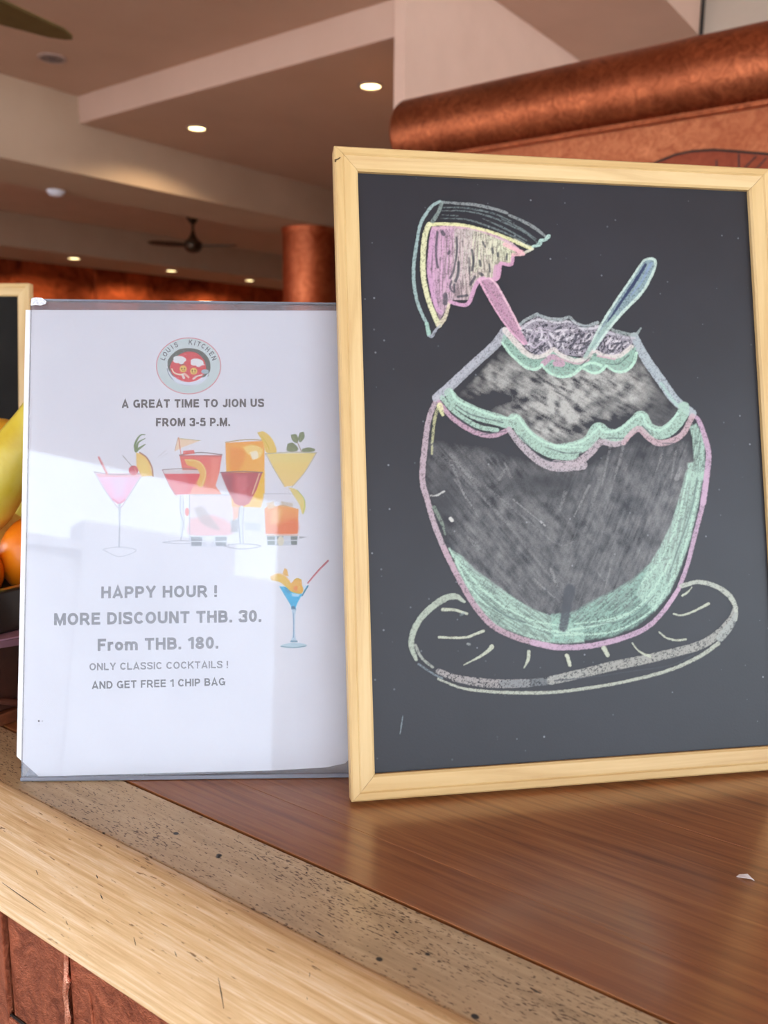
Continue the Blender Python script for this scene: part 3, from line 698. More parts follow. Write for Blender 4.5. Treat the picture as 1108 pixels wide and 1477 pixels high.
for i in range(90):
    x, y = rr.uniform(660, 960), rr.uniform(690, 880); L = rr.uniform(15, 50); an = math.radians(48) if x < 800 else math.radians(112)
    an += rr.normal(0, .12)
    if (x-815)**2/190**2+(y-700)**2/185**2 > .85: continue
    cv.stroke([(x, y), (x+L*math.cos(an), y+L*math.sin(an))], [rr.uniform(.6, 2.2), .6], (.60, .60, .61) if rr.random() < .55 else (.22, .23, .26), rr.uniform(.04, .13), .5)
# green band along the inside of the shell
NG = .55+.45*np.clip((vnoise(cv.h, cv.w, 1.6*cv.res, 21, math.radians(35), 9)-.25)*2.2, 0, 1)
cv.poly(r5([(255, 490), (330, 680), (450, 880), (560, 990), (700, 1040), (850, 1090), (1000, 1100), (1120, 1090), (1120, 985), (940, 930), (820, 890), (700, 825), (560, 725), (430, 630), (340, 540)]), GRN, .92, .35, tex=NG, soft=2.5)
NG2 = .5+.5*np.clip((vnoise(cv.h, cv.w, 1.6*cv.res, 22, math.radians(-40), 9)-.2)*2.0, 0, 1); NG3 = .55+.45*np.clip((vnoise(cv.h, cv.w, 1.6*cv.res, 23, math.radians(100), 9)-.2)*2.2, 0, 1)
cv.poly(r6([(-20, 885), (150, 875), (300, 855), (420, 805), (520, 725), (600, 625), (560, 500), (500, 470), (400, 560), (300, 620), (200, 665), (100, 725), (-20, 740)]), (.52, .66, .60), .85, .45, tex=NG2, soft=4)
cv.poly(r6([(420, 640), (520, 725), (600, 625), (655, 500), (705, 350), (745, 180), (778, 0), (682, -5), (650, 120), (600, 280), (540, 400), (490, 480)]), GRN, .93, .35, tex=NG3, soft=2.5)
cv.poly(r4([(960, 1120), (960, 900), (935, 800), (905, 755), (860, 775), (880, 850), (890, 1000), (850, 1010), (840, 1120)]), GRN, .9, .4, tex=NG3, soft=2.5)
for p, w in [(r5([(255, 490), (420, 780), (640, 930), (860, 1010), (1108, 1035)]), 3), (r5([(300, 560), (520, 800), (760, 940), (960, 985)]), 3), (r6([(0, 830), (200, 800), (400, 730), (520, 600), (600, 460)]), 4), (r6([(0, 850), (300, 830), (500, 720), (620, 540)]), 3), (r6([(690, 20), (640, 250), (560, 440), (450, 580)]), 3), (r6([(755, 60), (700, 300), (640, 500)]), 3), (r6([(100, 790), (260, 770), (380, 735)]), 2)]:
    cv.stroke(p, w, (.66, .78, .71), .75, .5)
for p, w in [(r6([(738, 35), (720, 150), (690, 260), (640, 400), (600, 520)]), 2.2), (r5([(540, 870), (640, 930), (740, 965)]), 3), (r5([(400, 740), (520, 860), (700, 960), (900, 1040)]), 1.6), (r6([(300, 790), (420, 740), (520, 640)]), 1.5), (r6([(150, 800), (300, 780)]), 1.5)]:
    cv.stroke(p, w, (.27, .33, .33), .6, .6)
cv.stroke(pxp([(822, 850), (812, 905)]), [15, 12], (.22, .23, .26), .88, .3, False, 3)
# shell outline
OUTL = [(631, 573), (619, 602), (613, 640), (609, 690), (616, 720), (626, 755), (640, 790), (657, 825), (675, 858), (693, 884), (712, 903), (739, 917), (768, 926), (800, 933), (835, 933), (869, 928), (912, 915), (939, 900), (961, 876), (978, 850), (992, 812), (1003, 769), (1014, 725), (1020, 680), (1022, 655), (1016, 628), (1007, 605), (998, 597)]
cv.stroke(OUTL[:8], [7, 9, 8, 8], (.67, .60, .63), .9, .35); cv.stroke(OUTL[6:14], [8, 9, 8], (.66, .56, .60), .9, .4); cv.stroke(OUTL[12:20], [9, 8, 6], PNK, .92, .3); cv.stroke(OUTL[18:24], [6, 7], PNK, .9, .3); cv.stroke(OUTL[22:], [9, 8, 5], PNK, .9, .3)
cv.stroke(r3([(190, 640), (165, 720), (150, 850), (145, 950)]), [5, 4, 3], YEL, .5, .6)
cv.stroke(r5([(160, 230), (210, 330), (230, 400)]), [6, 3], (.55, .62, .55), .5, .6); cv.stroke(r5([(140, 155), (180, 150), (225, 125)]), 3, WHT, .8, .5); cv.stroke(r5([(265, 300), (275, 312)]), 5, WHT, .95, .1)
# upper shell edges
cv.stroke(r3([(610, 175), (540, 262), (400, 388), (260, 520), (175, 590)]), [15, 13, 14, 13], (.64, .65, .68), .92, .3); cv.stroke(r3([(575, 262), (420, 400), (280, 530)]), 3, (.50, .52, .54), .6, .5)
cv.stroke(r4([(508, 200), (575, 330), (680, 480), (775, 610), (880, 690)]), [12, 14, 14, 12], (.62, .66, .68), .92, .3); cv.stroke(r4([(680, 500), (770, 625), (850, 680)]), 5, (.60, .72, .68), .7, .4)
# middle scallops
gl = r3([(255, 560), (300, 620), (380, 668), (450, 700), (560, 730), (640, 752), (680, 735), (740, 820), (830, 890), (930, 935), (1040, 945)]) + r4([(20, 935), (120, 915), (215, 875), (275, 790), (340, 830), (420, 825), (500, 765), (555, 715), (600, 790), (680, 815), (750, 780), (815, 700), (825, 650)])
cv.stroke(gl, [14, 19, 17, 20, 22, 20, 18, 20, 18, 19, 16], GRN, .92, .35)
cv.stroke(r3([(210, 590), (290, 680), (430, 770), (560, 800)]), 7, GRN, .9, .4)
pk = r3([(190, 620), (270, 715), (380, 792), (480, 830), (560, 828), (640, 792), (690, 862), (770, 945), (860, 1010), (960, 1035), (1108, 1022)])
cv.stroke(pk[:6], 7, (.68, .56, .62), .92, .35); cv.stroke(pk[5:], [8, 12, 14], (.66, .62, .64), .9, .45)
cv.stroke(r4([(0, 1015), (90, 1020), (170, 990), (240, 930), (295, 875), (380, 888), (440, 875)]), [12, 11, 7], (.66, .61, .63), .9, .45)
cv.stroke(r4([(440, 880), (480, 830), (540, 790), (600, 845), (660, 880), (740, 870), (820, 820), (880, 710)]), [7, 9, 9, 8], (.70, .60, .62), .9, .35)
for p in (r3([(270, 690), (430, 800)]), r3([(460, 828), (620, 805)]), r3([(700, 830), (850, 975), (1000, 1005)]), r4([(330, 850), (440, 850)]), r4([(560, 770), (610, 820)]), r4([(690, 883), (760, 883)]), r3([(300, 640), (400, 700), (600, 750)]), r3([(880, 910), (1000, 945), (1100, 940)])): cv.stroke(p, 1.6, (.2, .22, .25), .7, .4)
for p, w in ((r3([(270, 545), (310, 610), (450, 675), (560, 712), (660, 725), (690, 710), (760, 800), (850, 870), (980, 905), (1108, 905)]), 3.5), (r4([(0, 912), (150, 880), (220, 840), (290, 775)]), 3.5), (r4([(270, 770), (330, 810), (420, 790), (510, 720), (560, 700), (590, 765), (660, 800), (730, 765), (785, 690)]), 4)): cv.stroke(p, w, (.66, .79, .72), .85, .3)
cv.stroke(r3([(195, 640), (215, 700)]), [9, 5], YEL, .8, .4)
# --- ice opening at the top (layer 2)
cv.cur = 2
ice = r2([(185, 480), (240, 450), (295, 415), (360, 445), (470, 440), (560, 490), (640, 470), (720, 505), (845, 540), (838, 590), (740, 650), (620, 628), (560, 650), (430, 640), (380, 605), (300, 650), (225, 600)])
cv.poly(ice, (.60, .58, .62), .8, .75)
r_ = np.random.default_rng(3)
for i in range(130):
    x, y = r_.uniform(745, 912), r_.uniform(466, 512); 
    if y < 466+abs(x-775)*.10: y += 10
    yt = np.interp(x, [745, 775, 800, 840, 862, 880, 912], [472, 458, 462, 474, 472, 482, 486])+4; y = max(y, yt+3)
    an = r_.normal(-.6, .6) if x > 800 else r_.uniform(0, 3.1); L = r_.uniform(5, 16)
    if y+L*math.sin(an) < yt or x+L*math.cos(an) > 914 or x+L*math.cos(an) < 742: an = abs(math.atan2(abs(math.sin(an)), -abs(math.cos(an)) if x > 800 else abs(math.cos(an)))); L *= .6
    cv.stroke([(x, y), (x+L*.5*math.cos(an)+r_.normal(0, 1.5), y+L*.5*math.sin(an)), (x+L*math.cos(an), y+L*math.sin(an))], [1.4, 3.6, 1.4], (.78, .76, .78) if i % 2 else (.22, .22, .26), .8, .35)
cv.stroke(r2([(270, 560), (290, 520), (340, 510), (360, 545), (310, 575), (280, 600), (250, 560), (290, 490), (370, 500)]), 2.2, LIL, .85, .3)
cv.stroke(r2([(185, 478), (232, 438), (295, 408)]), [4, 5], (.60, .64, .64), .85, .4)
cv.stroke(r2([(295, 408), (360, 432), (430, 438), (478, 424), (515, 458), (570, 478), (640, 455)]), [3.5, 5.5, 4, 6, 5], (.60, .64, .64), .85, .4); cv.stroke(r2([(200, 492), (290, 440), (400, 455), (490, 450), (560, 492), (640, 478)]), [4, 3, 5], (.73, .72, .74), .85, .35)
cv.stroke(r2([(700, 482), (760, 510), (850, 524), (886, 488)]), [3, 6, 5, 3], (.55, .60, .59), .8, .45); cv.stroke(r2([(690, 510), (780, 535), (850, 545)]), 4, (.68, .67, .70), .85, .35); cv.stroke(r2([(480, 440), (530, 475), (620, 478)]), 1.5, (.2, .21, .24), .7, .3)
cv.poly(r2([(92, 560), (150, 640), (230, 712), (290, 722), (325, 698), (370, 745), (440, 765), (500, 750), (545, 710), (600, 742), (650, 738), (690, 700), (740, 732), (795, 735), (845, 690), (862, 600), (840, 590), (760, 650), (620, 630), (560, 660), (430, 640), (385, 620), (300, 650), (230, 630), (150, 560), (105, 520)]), (.53, .66, .60), .9, .4)
cv.stroke(r2([(112, 498), (165, 560), (235, 632), (300, 652), (345, 640), (388, 608), (430, 640), (520, 672), (590, 650), (620, 618), (680, 645), (760, 648), (835, 592)]), [9, 7, 6.5, 6, 6.5], (.78, .75, .73), .92, .3)
cv.stroke(r2([(330, 690), (385, 650), (440, 690), (400, 690)]), 8, (.70, .54, .62), .85, .3); cv.stroke(r2([(410, 655), (520, 690), (590, 668)]), 3, (.72, .58, .62), .8, .4); cv.stroke(r2([(640, 645), (740, 665)]), 3, (.72, .58, .62), .8, .4)
for p in (r2([(95, 570), (150, 640), (230, 710), (290, 720), (322, 698)]), r2([(322, 698), (370, 745), (440, 765), (500, 752), (548, 710)]), r2([(560, 720), (610, 742), (655, 735), (690, 702)]), r2([(560, 700), (610, 685), (660, 700)]), r2([(690, 702), (740, 733), (795, 733), (845, 690), (862, 630)])): cv.stroke(p, [3.5, 5], (.67, .81, .73), .92, .25)
for p in (r2([(300, 665), (345, 655)]), r2([(545, 700), (600, 650)]), r2([(690, 690), (760, 690), (820, 640)])): cv.stroke(p, 1.5, (.24, .30, .29), .7, .4)
# --- fruit wedge (layer 3)
cv.cur = 3
fill = r1([(235, 255), (350, 250), (500, 265), (620, 305), (740, 355), (775, 425), (745, 440), (740, 490), (680, 490), (660, 560), (620, 600), (560, 580), (520, 600), (500, 640), (470, 720), (370, 720), (320, 790), (285, 850), (250, 760), (225, 640), (205, 480), (215, 330)])
NV = .45+.55*np.clip((vnoise(cv.h, cv.w, 1.5*cv.res, 31, math.radians(88), 8)-.28)*2.2, 0, 1)
cv.poly(fill, (.72, .58, .68), .95, .3, tex=NV, c2=(.80, .82, .68), grad='x')
for i in range(46):
    t = i/45; x = 240+t*500; ytop = 262+max(0, (x-450))*.33; ybot = 800-t*380 if x > 330 else 760
    cv.stroke(r1([(x+10, ytop), (x-4+r_.normal(0, 6), (ytop+ybot)/2), (x-10, ybot-r_.uniform(0, 120))]), r_.uniform(1., 2.6), [(.76, .60, .71), (.74, .72, .68), (.80, .81, .70)][min(2, int(t*4))], .65, .5)
for p, w in (([(270, 285), (262, 370), (262, 450), (272, 510)], 3.5), ([(300, 285), (310, 300)], 5), ([(392, 320), (395, 400), (385, 470), (370, 540), (350, 580)], 3), ([(405, 480), (400, 560), (385, 600)], 4), ([(320, 690), (318, 740)], 7), ([(360, 600), (350, 640), (375, 670), (380, 620)], 2.5), ([(345, 410), (340, 425)], 4), ([(490, 400), (500, 470), (490, 530)], 3.5), ([(540, 470), (545, 500)], 4), ([(560, 350), (575, 380)], 3), ([(620, 390), (625, 420)], 3.5), ([(655, 420), (655, 440)], 3), ([(540, 550), (560, 560)], 4), ([(510, 570), (480, 620)], 4), ([(600, 490), (605, 540)], 2), ([(715, 425), (710, 460)], 3), ([(400, 700), (460, 690)], 3.5), ([(470, 450), (475, 560)], 1.6)):
    cv.stroke(r1(p), w, (.20, .21, .24), .75, .35)
cv.stroke(r1([(240, 262), (350, 252), (500, 262), (620, 302), (720, 350), (800, 415)]), [5, 5, 5, 6], (.78, .64, .70), .85, .35); cv.stroke(r1([(700, 365), (810, 415)]), 6, (.85, .66, .68), .85, .3)
cv.stroke(r1([(238, 280), (225, 400), (215, 520), (232, 640), (262, 760), (290, 800)]), 6, (.74, .58, .70), .9, .35)
cv.stroke(r1([(215, 238), (330, 234), (450, 245), (600, 282), (700, 318), (870, 390)]), [5, 5, 4.5, 5.5], YEL, .92, .3); cv.stroke(r1([(760, 330), (850, 380)]), 3, (.80, .80, .70), .8, .3); cv.stroke(r1([(880, 392), (800, 430)]), 4, CRM, .85, .3)
cv.stroke(r1([(215, 238), (192, 300), (180, 400), (177, 520), (187, 620), (212, 720), (250, 820), (278, 880)]), [8, 8, 7, 8], (.82, .82, .66), .92, .35); cv.stroke(r1([(280, 878), (318, 830), (345, 740)]), [8, 6, 4], (.80, .76, .66), .85, .35)
for p in ([(285, 92), (400, 102), (500, 110), (600, 130), (680, 152), (715, 165)], [(728, 178), (820, 218), (900, 265), (972, 320)]): cv.stroke(r1(p), [3.5, 5, 4], (.52, .55, .55), .85, .45)
for p in ([(300, 150), (450, 152), (600, 185), (720, 235), (830, 290), (905, 350)], [(290, 198), (450, 205), (600, 250), (750, 312), (860, 372)], [(310, 128), (450, 132), (620, 165), (740, 215)], [(300, 175), (400, 182)], [(680, 200), (800, 262), (900, 330)], [(560, 200), (700, 262), (840, 340)]): cv.stroke(r1(p), [1.5, 3, 2], (.46, .52, .52), .6, .6)
cv.stroke(r1([(300, 95), (275, 160), (240, 215)]), [5, 6], (.50, .56, .54), .8, .45)
cv.stroke(r1([(285, 90), (240, 115), (200, 165), (160, 240), (135, 370), (118, 500), (120, 620), (140, 730), (175, 820), (200, 870), (215, 945)]), [4, 5, 5, 5, 4.5], TEAL, .92, .3)
cv.stroke(r1([(215, 945), (235, 950), (260, 910), (290, 880)]), [4, 5, 4, 2], GRY, .85, .4); cv.stroke(r1([(200, 870), (215, 935)]), 6, (.58, .72, .66), .85, .3)
cv.stroke(r1([(980, 312), (960, 335), (930, 340), (920, 365), (880, 378)]), [6, 4, 6, 4], (.66, .78, .74), .92, .35)
cv.stroke(r1([(350, 732), (430, 752), (472, 735), (500, 660), (530, 600), (565, 582)]), [5, 6, 6], (.76, .59, .70), .92, .25)
cv.stroke(r1([(612, 592), (655, 575), (668, 500), (685, 487), (740, 492), (752, 440)]), [7, 6, 5], (.76, .58, .68), .92, .25); cv.stroke(r1([(750, 430), (820, 425)]), 5, (.82, .64, .66), .85, .3); cv.stroke(r1([(650, 510), (640, 580)]), 9, (.74, .57, .67), .85, .3)
# --- straw (layer 4)
cv.cur = 4
cv.poly(r1([(530, 592), (600, 580), (650, 625), (720, 750), (790, 890), (850, 1000), (825, 1010), (770, 950), (680, 830), (590, 690)]), (.68, .53, .61), .95, .35)
cv.stroke(r1([(535, 592), (640, 780), (740, 920), (820, 1000)]), 3, (.82, .64, .73), .9, .25); cv.stroke(r1([(605, 582), (650, 625), (720, 750), (800, 905)]), 3, (.84, .70, .75), .9, .25); cv.stroke(r1([(570, 600), (680, 780), (780, 930)]), 2, (.64, .45, .56), .6, .4); cv.stroke(r1([(530, 592), (600, 580)]), 3, (.80, .64, .72), .9, .3)
# --- stirrer (layer 5)
cv.cur = 5
cv.poly(r2([(895, 112), (920, 92), (955, 90), (970, 108), (963, 150), (900, 270), (790, 390), (700, 500), (620, 600), (585, 600), (660, 470), (740, 340), (830, 210)]), (.52, .61, .63), .85, .35)
cv.stroke(r2([(915, 125), (850, 228), (770, 345), (700, 448)]), [4, 5, 3.5, 2], (.12, .17, .30), .95, .15); cv.stroke(r2([(945, 118), (890, 225), (830, 300)]), [5, 2.5, 2], (.48, .56, .68), .8, .3)
cv.stroke(r2([(590, 610), (660, 470), (740, 340), (830, 210), (895, 112), (925, 92), (958, 92), (970, 110), (962, 155), (900, 275), (790, 390), (700, 495), (620, 610)]), [3.5, 3.5, 3, 4, 4, 4.5, 4], (.72, .80, .76), .92, .25)
cv.stroke(r2([(740, 420), (650, 530), (570, 650)]), [5, 7, 6], (.56, .66, .62), .8, .35)
# --- saucer (layer 6)
cv.cur = 6
SC = (.62, .66, .60)
cv.stroke(r5([(352, 832), (300, 798), (230, 810), (140, 870), (65, 950), (22, 1040), (15, 1120), (45, 1200)]), [4, 9, 10, 9, 9, 8, 5], SC, .92, .25)
cv.stroke(r5([(40, 1110), (80, 1190), (150, 1250)]), 4, (.60, .62, .58), .8, .4); cv.stroke(r5([(60, 1230), (150, 1290), (210, 1320)]), 3, (.50, .55, .58), .6, .5)
band = [(632, 968), (658, 978), (692, 984), (725, 986), (760, 985), (795, 981), (840, 971), (880, 961), (920, 953), (960, 944), (1008, 931), (1036, 914), (1055, 892), (1061, 876)]
cv.stroke(band[:5], [8, 13, 12], (.60, .58, .57), .85, .8); cv.stroke(band[3:7], [11, 12], (.45, .47, .48), .7, .8); cv.stroke(band[5:], [13, 14, 13, 12, 7], (.60, .60, .57), .88, .6)
low = [(632, 979), (665, 992), (704, 997), (750, 999), (800, 998), (856, 991), (910, 981), (966, 966), (1008, 947), (1036, 928)]
cv.stroke(low, [3, 4.5, 5, 4.5, 5, 6], (.66, .68, .62), .92, .3); cv.stroke(r6([(0, 1085), (200, 1065), (400, 1035), (600, 1005), (720, 950)]), 2, (.2, .21, .24), .7, .3)
cv.stroke(r6([(658, 592), (690, 585), (740, 572), (820, 588), (890, 628), (930, 680), (943, 735), (938, 770)]), [7, 6, 6.5, 8, 6, 4], (.66, .68, .63), .92, .3)
cv.stroke(r6([(940, 740), (910, 800), (860, 860)]), [6, 11, 12], (.58, .60, .58), .85, .5)
TK = (.70, .72, .64)
for p, w in ((r5([(215, 882), (290, 885), (370, 908)]), [5, 3.5]), (r5([(190, 1058), (280, 1062), (370, 1058), (420, 1040), (475, 1018)]), [3.5, 3.5, 4]), (r5([(350, 1235), (430, 1195), (500, 1150), (528, 1120)]), [1.5, 4, 7]), (r5([(765, 1150), (760, 1200), (735, 1255)]), [5, 5, 2]), (r5([(1005, 1175), (1020, 1205), (1030, 1240)]), [5, 5, 3]), (r6([(65, 955), (78, 1003)]), [5, 5]), (r6([(255, 915), (275, 952)]), [7, 6]), (r6([(403, 890), (430, 925), (465, 948), (495, 957)]), [2, 3, 4]), (r6([(542, 833), (580, 862), (630, 875), (680, 870)]), [2, 3, 3]), (r6([(618, 738), (660, 745), (720, 725), (798, 685)]), [2.5, 3, 4]), (r6([(663, 643), (690, 625), (712, 600)]), [3.5, 2])):
    cv.stroke(p, w, TK, .92, .25)
cv.stroke(r5([(330, 915), (350, 905)]), 4, (.5, .55, .55), .5, .5); cv.stroke(r5([(375, 1102), (385, 1105)]), 4, (.6, .62, .6), .6, .4)
cv.stroke([(581, 1032), (577, 1058)], 1.6, (.6, .66, .68), .6, .5)
dn = vnoise(cv.h, cv.w, 30*cv.res, 41)
a0 = toloc(bf, 590, 1078); 
painted_parts(cv, bf, BFW+.001, BW-BFW-.001, BFW+.004, BH-BFW-.003, .00042, {1: 'chalk_coconut', 2: 'chalk_crushed_ice', 3: 'chalk_fruit_wedge', 4: 'chalk_straw', 5: 'chalk_stirrer', 6: 'chalk_saucer'}, 'chalk', board, SURF)
for o in board.children:
    if o.name.startswith('chalk_fruit'): o['label'] = 'pink and cream chalk fruit wedge with a pale green rind'
    elif o.name.startswith('chalk_straw'): o['label'] = 'pink chalk straw'
    elif o.name.startswith('chalk_stirrer'): o['label'] = 'pale green and blue chalk stirrer'
    elif o.name.startswith('chalk_saucer'): o['label'] = 'pale chalk outline of a saucer'
    elif o.name.startswith('chalk_coconut'): o['label'] = 'chalk coconut with pink outline, green band and grey rubbed shading'
    elif o.name.startswith('chalk_crushed'): o['label'] = 'scribbled white chalk ice with green scalloped rim'

# ------------------------------------------------------------------ menu holder and flyer
mf = leanframe(-.22982, .48956, .04426, .22025, (.25938-.0008)/.25938)
holder = empty('sign_holder', mat=mf['m'])
tag(holder, 'clear acrylic sign holder leaning left of the large chalkboard on the bar', 'sign holder')
hx0 = toloc(mf, 45, 433)[0]; hx1 = .2155; htop = toloc(mf, 260, 436)[1]
obj('front_sheet', B(hx0, hx1, .0002, htop, -.0012, 0), 'acrylic', holder)
obj('back_sheet', B(hx0-.0005, hx1, .0002, htop+.001, -.0036, -.0024), 'acrylic_back', holder)
obj('bottom_fold', B(hx0-.001, hx1, -.0003, .0024, -.0036, .0002, bev=.0006), 'acrylic_edge', holder)
obj('top_edge', B(hx0, hx1, htop, htop+.0012, -.0036, .0, bev=.0003), 'acrylic_edge', holder)
obj('side_edge', B(hx0-.0003, hx0+.0001, .002, htop, -.0012, .0001), 'acrylic', holder)
# sticky tape at the scuffed upper left corner
bm = bmesh.new()
tp = [(hx0, htop-.0035), (hx0+.003, htop-.0030), (hx0+.006, htop-.0034), (hx0+.0092, htop-.0024), (hx0+.0098, htop-.0006), (hx0+.007, htop+.0016), (hx0+.003, htop+.0018), (hx0+.0004, htop+.0012)]
prism(bm, tp, .0001, .0006)
obj('corner_tape', bm, 'tape', holder)
# rear foot, flat on the counter
ft = obj('rear_foot', B(hx0, hx1, 0, .0022, 0, .085, bev=.0004, seg=1), 'acrylic_edge', holder)
inv = mf['m'].inverted(); nh = np.array([math.sin(.04426), -math.cos(.04426), 0]); a = mf['a']; up3 = np.array([0, 0, 1.])
o3 = mf['o']-mf['n']*.0036; o3 = np.array([o3[0], o3[1], ZC+.0002])
mft = Matrix([[a[0], up3[0], -nh[0], o3[0]], [a[1], up3[1], -nh[1], o3[1]], [a[2], up3[2], -nh[2], o3[2]], [0, 0, 0, 1]])
ft.matrix_basis = inv @ mft

PZ = -.0018
fly = empty('happy_hour_flyer', mat=mf['m'])
tag(fly, 'white printed happy hour cocktail flyer with one clipped corner, inside the acrylic holder', 'flyer')
c_ = lambda x, y: toloc(mf, x, y, PZ)
outl = [c_(37, 447), c_(200, 447.3), c_(400, 447.8), c_(498, 448), c_(504, 700), c_(509, 1000), c_(510, 1075), c_(507, 1092), c_(498, 1101), c_(470, 1107), c_(400, 1111), c_(200, 1116), c_(56, 1120), c_(24, 1091), c_(28, 900), c_(33, 650)]
bm = bmesh.new(); prism(bm, outl, PZ-.0002, PZ-.00002); obj('sheet', bm, 'paper', fly)
pm = dict(mf)

# a bold sans face drawn as strokes (cap height 1)
def arc(cx, cy, rx, ry, a0, a1, n=10): return [(cx+rx*math.cos(math.radians(a)), cy+ry*math.sin(math.radians(a))) for a in np.linspace(a0, a1, n)]
def glyph(ch, w):
    h = w/2; t = 1-h; m = .52
    def bowl(y0, y1, W, x0): ry = (y1-y0)/2; return [(x0, y1), (W-h-ry*.95, y1)]+arc(W-h-ry*.95, (y0+y1)/2, ry*.95, ry, 90, -90, 9)[1:-1]+[(W-h-ry*.95, y0), (x0, y0)]
    G = {
     'A': (.84, [[(h*.85, 0), (.42, 1-h*.6), (.84-h*.85, 0)], [(.2, .27), (.64, .27)]]),
     'B': (.76, [[(h, 0), (h, 1)], bowl(m, t, .72, h), bowl(h, m, .76, h)]),
     'C': (.80, [arc(.42, .5, .42-h, .5-h, 38, 322, 20)]),
     'D': (.79, [[(h, 0), (h, 1)], [(h, t), (.36, t)]+arc(.36, .5, .43-h, .5-h, 90, -90, 12)[1:-1]+[(.36, h), (h, h)]]),
     'E': (.70, [[(h, 0), (h, 1)], [(h, t), (.68, t)], [(h, m), (.64, m)], [(h, h), (.70, h)]]),
     'F': (.66, [[(h, 0), (h, 1)], [(h, t), (.66, t)], [(h, m-.03), (.58, m-.03)]]),
     'G': (.84, [arc(.43, .5, .43-h, .5-h, 42, 352, 22)[:-2]+[(.84-h, .16), (.84-h, .44)], [(.84, .44), (.46, .44)]]),
     'H': (.78, [[(h, 0), (h, 1)], [(.78-h, 0), (.78-h, 1)], [(h, m), (.78-h, m)]]),
     'I': (w, [[(h, 0), (h, 1)]]),
     'J': (.62, [[(.62-h, 1), (.62-h, .32)]+arc(.31, .32, .31-h, .32-h, 0, -170, 10)]),
     'K': (.80, [[(h, 0), (h, 1)], [(.74, 1.0), (h, .40)], [(.34, .58), (.76, 0)]]),
     'L': (.66, [[(h, 0), (h, 1)], [(h, h), (.66, h)]]),
     'M': (.94, [[(h, 0), (h, 1)], [(.94-h, 0), (.94-h, 1)], [(h*1.2, .95), (.47, .12), (.94-h*1.2, .95)]]),
     'N': (.78, [[(h, 0), (h, 1)], [(.78-h, 0), (.78-h, 1)], [(h, .96), (.78-h, .04)]]),
     'O': (.86, [arc(.43, .5, .43-h, .5-h, 0, 360, 28)]),
     'P': (.72, [[(h, 0), (h, 1)], bowl(.42, t, .72, h)]),
     'R': (.80, [[(h, 0), (h, 1)], bowl(.44, t, .75, h), [(.42, .44), (.73, 0)]]),
     'S': (.74, [smooth([(.74-h, .70), (.60, .88), (.37, t), (.15, .86), (h, .72), (.20, .58), (.40, .51), (.60, .42), (.74-h, .27), (.60, .13), (.37, h), (.14, .13), (h*.8, .31)], 4)]),
     'T': (.74, [[(0, t), (.74, t)], [(.37, 0), (.37, t)]]),
     'U': (.78, [[(h, 1), (h, .38)]+arc(.39, .38, .39-h, .38-h, 180, 360, 12)[1:-1]+[(.78-h, .38), (.78-h, 1)]]),
     'Y': (.80, [[(.07, 1), (.40, .44), (.73, 1)], [(.40, 0), (.40, .46)]]),
     '0': (.66, [arc(.33, .5, .33-h, .5-h, 0, 360, 24)]),
     '1': (.46, [[(.46-h, 0), (.46-h, 1)], [(.02, .72), (.40-h*.5, .92)]]),
     '3': (.68, [smooth([(.07, .72), (.16, .88), (.34, t), (.56, .85), (.57, .66), (.44, .54), (.30, .53)], 4), smooth([(.30, .53), (.52, .48), (.68-h, .29), (.55, .12), (.33, h), (.14, .13), (.06, .30)], 4)]),
     '5': (.68, [[(.62, t), (.18, t), (.11, .50)], smooth([(.10, .50), (.34, .60), (.56, .52), (.68-h, .33), (.56, .14), (.33, h), (.14, .13), (.06, .28)], 4)]),
     '8': (.68, [arc(.34, .745, .27-h*.6, .255-h*.9, 0, 360, 18), arc(.34, .28, .34-h, .28-h*.9, 0, 360, 18)]),
     '-': (.36, [[(0, .36), (.36, .36)]]),
     '.': (w, [[(h, 0), (h, w)]]),
     '!': (w*1.1, [[(h, .30), (h, 1)], [(h, 0), (h, w*.9)]]),
     'o': (.66, [arc(.33, .37, .33-h, .37-h, 0, 360, 22)]),
     'r': (.44, [[(h, 0), (h, .74)], smooth([(h, .46), (.20, .60), (.44, .64)], 4)]),
     'm': (1.02, [[(h, 0), (h, .74)], [(h, .44)]+arc(.32, .44, .32-h, .30-h, 180, 0, 9)+[(.64-h, 0)], [(.64-h, .44)]+arc(.70, .44, .32-h, .30-h, 170, 0, 9)+[(1.02-h, 0)]]),
    }
    return G[ch]
def ribbon(V, Fc, pts, w):
    p = np.array(pts, float); n = len(p); closed = n > 3 and np.allclose(p[0], p[-1], atol=1e-6)
    if closed: p = p[:-1]; n -= 1
    L = []; R = []
    for i in range(n):
        a = p[(i-1) % n] if (closed or i > 0) else None; b = p[(i+1) % n] if (closed or i < n-1) else None
        d0 = (p[i]-a)/max(np.linalg.norm(p[i]-a), 1e-9) if a is not None else None; d1 = (b-p[i])/max(np.linalg.norm(b-p[i]), 1e-9) if b is not None else None
        if d0 is None: d0 = d1
        if d1 is None: d1 = d0
        t = d0+d1; t /= max(np.linalg.norm(t), 1e-6); nn = np.array([-t[1], t[0]]); c = max(.45, nn@np.array([-d0[1], d0[0]]))
        L.append(p[i]+nn*w/2/c); R.append(p[i]-nn*w/2/c)
    b0 = len(V); V += [x for l, r in zip(L, R) for x in (l, r)]
    for i in range(n if closed else n-1):
        j = (i+1) % n; Fc.append((b0+2*i, b0+2*i+1, b0+2*j+1, b0+2*j))
